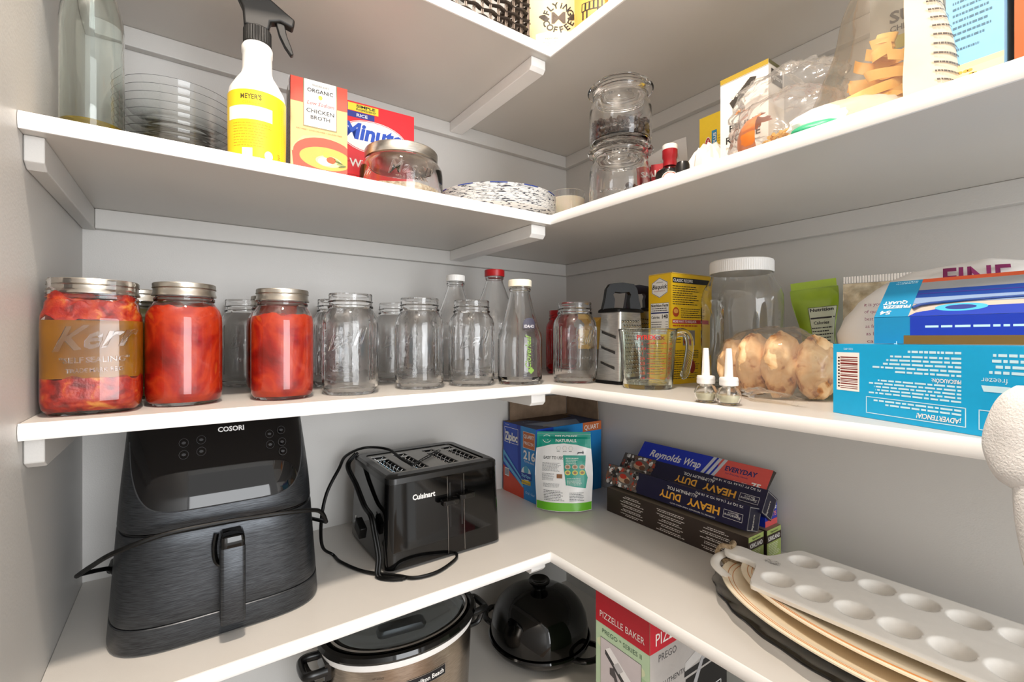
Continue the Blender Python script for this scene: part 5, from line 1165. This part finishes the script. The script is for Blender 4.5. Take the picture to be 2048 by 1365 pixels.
S.text('Reynolds', .078, .018, .019, C('#e3e2e2', .3), 3, w=.088, bold=.02, shear=.15); S.text('Wrap', .152, .018, .019, C('#e3e2e2', .3), 3, w=.046, bold=.02, shear=.15)
S.text('EVERYDAY', .268, .029, .0115, NAVY, 3, w=.070, bold=.03); S.text('For Everyday Needs', .262, .021, .004, NAVY, 3, w=.05); S.text('75', .308, .004, .013, WH, 3, w=.020, bold=.03); S.text('SQ FT', .275, .007, .004, WH, 3, w=.03)
mb.build('lid_flap', t, smooth=0)

# ================================================================== platters and egg tray
def platter(name, label, z, sx, sy, m, fl=None, lines=None, cx_=-.2, cy_=-.93, rz=0, h=.020):
    t = thing(name, label, 'platter', (cx_, cy_, S3+z), rz, group='platters stacked under the egg tray')
    mb = MB(); mb.lathe([(0, .001), (.60, 0), (.68, .001), (.90, h*.75), (1.0, h-.001), (1.0, h+.0015), (.985, h+.002), (.89, h*.75+.003), (.68, .0045), (0, .004)], m, 120, sx=sx, sy=sy, flute=fl, closed=False)
    if lines:
        for q in (.955, .925):
            zq = h*.75+(q-.9)/.1*(h*.25)+.0030; mb.tube([(sx*q*cos(2*pi*k/90), sy*q*sin(2*pi*k/90), zq) for k in range(90)], .0007, C('#c98342', .4), 6, 0, closed=True)
    mb.build('dish', t); return t
platter('glass_platter', 'wavy-edged dark glass platter at the bottom of the platter stack', .0003, .168, .275, M['paleglass'], fl=(26, .008))
t = platter('oval_platter', 'large cream oval platter with orange line and open handle, second from the stack bottom', .0125, .150, .262, M['cream'], lines=1)
mb = MB(); mb.tube([(-.055, .232, .020), (-.042, .262, .024), (-.015, .276, .026), (.018, .274, .026), (.045, .258, .024), (.055, .234, .020)], .008, M['ceramic'], 12, 8, flat=.6); mb.build('handle', t)
S_l = C('#6d7a4c', .4); mb = MB(); 
for k in range(5): S2_ = Surf(mb, lambda x, y, l: (x, y, .0185+l)); a = pi+.35+.28*k; S2_.ell(.150*.86*cos(a), .262*.86*sin(a), .016, .005, S_l, 1, 14, rot=.8-.2*k)
mb.build('leaf_decoration', t)
platter('oval_platter', 'smaller cream oval platter directly under the white egg tray', .0262, .126, .240, M['cream'], lines=1, cx_=-.190, cy_=-.935, h=.016)
t = thing('egg_tray', 'white ceramic deviled egg board with two rows of round wells and a twine-tied handle', 'tray', (-.186, -.655, S3+.0445), rz=radians(-90+1.5))
LN, NS, NU = .50, 240, 56
def bw_(s):
    if s < .030: return .0225*sqrt(max(0, 1-((.0225-min(s, .0225))/.0225)**2))+.002
    if s < .062: return .0245+.001*sin((s-.03)/.032*pi)*-3
    if s < .095: q = (s-.062)/.033; return .0245+(.0985-.0245)*(q*q*(3-2*q))
    if s > LN-.012: return .0985-.012+.012*sqrt(max(0, 1-((s-(LN-.012))/.012)**2))
    return .0985
wells = [(.113+.0520*k, y) for k in range(7) for y in (-.050, .050)]
def tz(s, x):
    z = .0085
    for ws, wx in wells:
        q = ((s-ws)**2+(x-wx)**2)/.0225**2
        if q < 1: z = min(z, .0085-.0115*(1-q)**.75)
    e = bw_(s)-abs(x)
    if e < .004: z -= .0025*(1-e/.004)**2
    return z
mb = MB(); mb_t = []; bt = []
for i in range(NS+1):
    s = LN*i/NS
    for j in range(NU+1):
        u = -1+2*j/NU; x = u*bw_(s); mb_t.append((s, x, tz(s, x))); bt.append((s, x*.985, -.0035 if any((s-a)**2+(x-b)**2 < .023**2 for a, b in wells) else -.0005))
n_ = (NS+1)*(NU+1); ff = []
for i in range(NS):
    for j in range(NU): a = i*(NU+1)+j; ff.append((a, a+NU+1, a+NU+2, a+1)); ff.append((a+n_, a+n_+1, a+n_+NU+2, a+n_+NU+1))
    a = i*(NU+1); ff.append((a, a+n_, a+n_+NU+1, a+NU+1)); a += NU; ff.append((a, a+NU+1, a+n_+NU+1, a+n_))
ff.append(tuple(range(NU+1))+tuple(range(n_+NU, n_-1, -1))); ff.append(tuple((NS)*(NU+1)+j for j in range(NU, -1, -1))+tuple(n_+NS*(NU+1)+j for j in range(NU+1)))
mb.add(mb_t+bt, ff, M['ceramic'])
S = Surf(mb, lambda x, y, l: (x, y, .0088+l)); R = random.Random(8)
for k in range(46):   # sketched rooster
    a = R.uniform(0, 6.28); q = R.random()**.6; cx_, cy_ = .082+.013*q*cos(a), .002+.009*q*sin(a); b = R.uniform(0, 3.1); l_ = R.uniform(.002, .006)
    S.poly([(cx_-l_*cos(b), cy_-l_*sin(b)), (cx_, cy_-.0004), (cx_+l_*cos(b), cy_+l_*sin(b)), (cx_, cy_+.0004)], C('#4a4540', .5), 1)
mb.build('board', t, smooth=50)
mb = MB(); mb.tube([(.012, -.006, .0125), (-.004, -.010, .010), (-.011, -.012, -.006), (.002, -.014, -.012), (.020, -.010, -.010), (.026, .0, -.006)], .0042, M['twine'], 10, 6)
mb.tube([(.012, -.006, .0125), (.010, .010, .0130), (.001, .022, .010), (-.006, .022, -.006), (.004, .010, -.012)], .0040, M['twine'], 10, 6); mb.tube([(.002, -.016, -.012), (.016, -.026, -.014), (.030, -.030, -.016)], .0036, M['twine'], 8, 5)
mb.build('twine_loop', t)

# ================================================================== lowest shelf
t = thing('slow_cooker', 'oval slow cooker with steel body, black rim and glass lid, on the lowest shelf', 'slow cooker', (-.645, -.198, S4+.0003))
def ov(prof, m, name, **k): b = MB(); b.lathe(prof, m, 96, sx=1, sy=.74, **k); return b.build(name, t)
ov([(0, 0), (.125, 0), (.135, .006), (.150, .03), (.156, .155), (.156, .178), (0, .178)], M['copper'], 'steel_housing')
ov([(.150, .1785), (.1590, .179), (.1610, .186), (.1590, .1915), (.150, .192)], M['milk'], 'pale_band')
ov([(.150, .1925), (.1640, .193), (.1680, .199), (.1640, .206), (.156, .208), (.150, .203), (.146, .196)], M['blackgloss'], 'crock_rim')
ov([(.1455, .1965), (.140, .150), (.10, .12), (0, .118)], M['blackgloss'], 'crock_inside')
b = MB(); b.lathe([(.148, .2055), (.1475, .2085), (.143, .2095), (.139, .206)], M['chrome'], 96, sy=.735); b.lathe([(.1385, .2075), (.12, .217), (.07, .226), (0, .229), (0, .2265), (.07, .2235), (.12, .2145), (.1385, .205)], M['darkglass'], 96, sy=.735); gl_ = b.build('glass_lid', t)
b = MB(); b.X = Matrix.Rotation(-.15, 4, 'Z'); b.rings([[(x, y, z) for x, y in rrect(a, c_, .010, 4)] for z, a, c_ in ((.228, .048, .014), (.236, .052, .016), (.244, .050, .013))], M['black'])
for s in (-1, 1): b.lathe([(.006, .2442), (.006, .2455), (.004, .2465), (0, .2465)], M['chrome'], 20, cx=s*.034)
b.build('lid_handle', gl_)
for s in (-1, 1):
    b = MB(); b.rings([[(s*(.150+a), y, z) for y, z in ((-.030, .150), (.030, .150), (.030, .182), (-.030, .182))] for a in (0, .012)], M['black'])
    b.tube([(s*.158, -.028, .168), (s*.186, -.028, .170), (s*.196, -.018, .168), (s*.196, .018, .168), (s*.186, .028, .170), (s*.158, .028, .168)], .007, M['black'], 10, 6, flat=1.2); b.tube([(s*.190, -.020, .168), (s*.178, -.020, .142), (s*.155, -.020, .138)], .006, M['black'], 10, 4); b.tube([(s*.190, .020, .168), (s*.178, .020, .142), (s*.155, .020, .138)], .006, M['black'], 10, 4)
    b.build('side_handle', t)
b = MB(); el = lambda a, z, l: ((.1558+l)*cos(a), (.1558+l)*.74*sin(a)-l*.2, z); S = Surf(b, lambda x, z, l: el(-pi/2+.04+x/.156, z, l+.0004), .005)
S.rect(-.042, .128, .042, .148, C('#c9c4bc', .2, .8), 1); S.rect(-.041, .129, .041, .147, BK, 2); S.text('Hamilton Beach', 0, .1335, .0090, WH, 3, w=.074, bold=.02)
b.build('badge', t); b = MB(); S.mb = b; S.text('HOT SURFACE', -.095, .162, .0036, C('#5d5148'), 1, w=.022); b.build('warning_text', t)

t = thing('domed_baker', 'glossy black domed pot with round knob and loop handles, on the lowest shelf', 'pot', (-.277, -.205, S4+.0003))
b = MB(); b.lathe([(0, 0), (.085, 0), (.095, .004), (.122, .026), (.129, .036), (.1300, .042), (.1275, .046), (.121, .044), (.09, .012), (0, .010)], M['blackgloss'], 80); b.build('base_dish', t)
for s, a in ((1, radians(-70)), (1, radians(110))):
    b = MB(); c_, s_ = cos(a), sin(a); P = lambda r, w_, z: (r*c_-w_*s_, r*s_+w_*c_, z)
    b.tube([P(.120, -.038, .036), P(.146, -.034, .040), P(.163, -.016, .041), P(.165, .0, .041), P(.163, .016, .041), P(.146, .034, .040), P(.120, .038, .036)], .0085, M['blackgloss'], 12, 8, flat=.7); b.build('loop_handle', t)
b = MB(); b.lathe([(r_, .0445+(z_-.0445)*.84) for r_, z_ in [(.120, .0445), (.1235, .050), (.1230, .075), (.1190, .100), (.109, .125), (.093, .145), (.070, .160), (.043, .169), (.022, .172), (.017, .174), (.0165, .178), (.019, .184), (.0265, .192), (.0275, .197), (.0250, .2005), (.020, .2000), (.014, .195), (0, .193)]], M['blackgloss'], 80); b.build('dome_lid', t)

w, d, h = .125, .235, .325
GL = C('#a9c7a0', .42)
t, mb, F = carton('pizzelle_box', 'tall red and pale green carton showing a pizzelle iron, on the lowest shelf', 'box', -.3785+d/2, -.5685, S4+.0002, w, d, h, radians(-90), GL)
f = F['f']; RD = C('#c3122a', .4); f.rect(0, 0, w, h, C('#b5cfae', .42), 1)
for k in range(8): f.ell(.02+.013*k, .22-.02*(k % 3), .018, .010, C('#a2c39a' if k % 2 else '#cfd8b4'), 2, 12)
f.rect(0, h-.068, w, h, RD, 3); f.text('PIZZELLE BAKER', w/2, h-.056, .0125, WH, 4, w=.104); f.text('PREGO * SERIES II', w/2, h-.084, .0085, C('#3e5c48'), 3, w=.092)
f.rect(.012, .142, .108, .232, C('#2a2a2a'), 3); f.rect(.0127, .1427, .1073, .2313, C('#c9c2c6', .4), 4)
f.poly([(.024, .212), (.034, .222), (.098, .176), (.094, .162), (.082, .160), (.024, .205)], C('#3b3b3d'), 5); f.poly([(.025, .214), (.036, .223), (.097, .181), (.086, .168)], C('#ececee'), 6); f.poly([(.045, .196), (.056, .206), (.068, .197), (.057, .186)], C('#bcbcc0'), 7); f.poly([(.036, .186), (.046, .190), (.058, .165), (.052, .156), (.046, .172), (.036, .174)], C('#4b474a'), 7)
f.text('"Pizzelle making has never', .062, .128, .0062, BK, 3, w=.088, bold=.01); f.text('been easier"', .070, .119, .0062, BK, 3, w=.045, bold=.01); f.lines(.016, .06, .095, .112, 9, BK, 3, 5, .35)
r = F['r']; r.rect(0, 0, d, h, C('#b1ada9', .42), 1); r.rect(0, h-.068, d, h, RD, 2); r.text('PIZZELLE BAKER', .015, h-.058, .022, WH, 3, w=.19, al='L'); r.text('PREGO', .048, h-.088, .013, C('#4a4a4a'), 2, w=.05)
for k, s_ in enumerate(('AUTHENTIC', 'ITALIAN', 'COOKIES')): r.text(s_, .030, h-.135-.020*k, .0095, BK, 2, al='L', shear=.2)
r.poly([(.10, .175), (.235, .175), (.235, .02), (.12, .02), (.095, .09)], C('#0c0c0d', .4), 2); r.poly([(.098, .205), (.150, .222), (.152, .198), (.098, .190)], C('#c4c2bf'), 3); r.poly([(.096, .19), (.235, .19), (.235, .178), (.096, .180)], C('#1a1a1b'), 3)
r.poly([(.150, .200), (.158, .196), (.118, .128), (.104, .132)], C('#a6a6a8'), 4); r.poly([(.235, .19), (.235, .212), (.228, .200)], C('#1f8a3c'), 4); r.frame(.17, .06, .215, .13, .002, C('#dcdcdc', .2), 3); r.rect(.13, .09, .165, .115, C('#9fa3a0'), 3)
mb.build('carton', t, smooth=0)
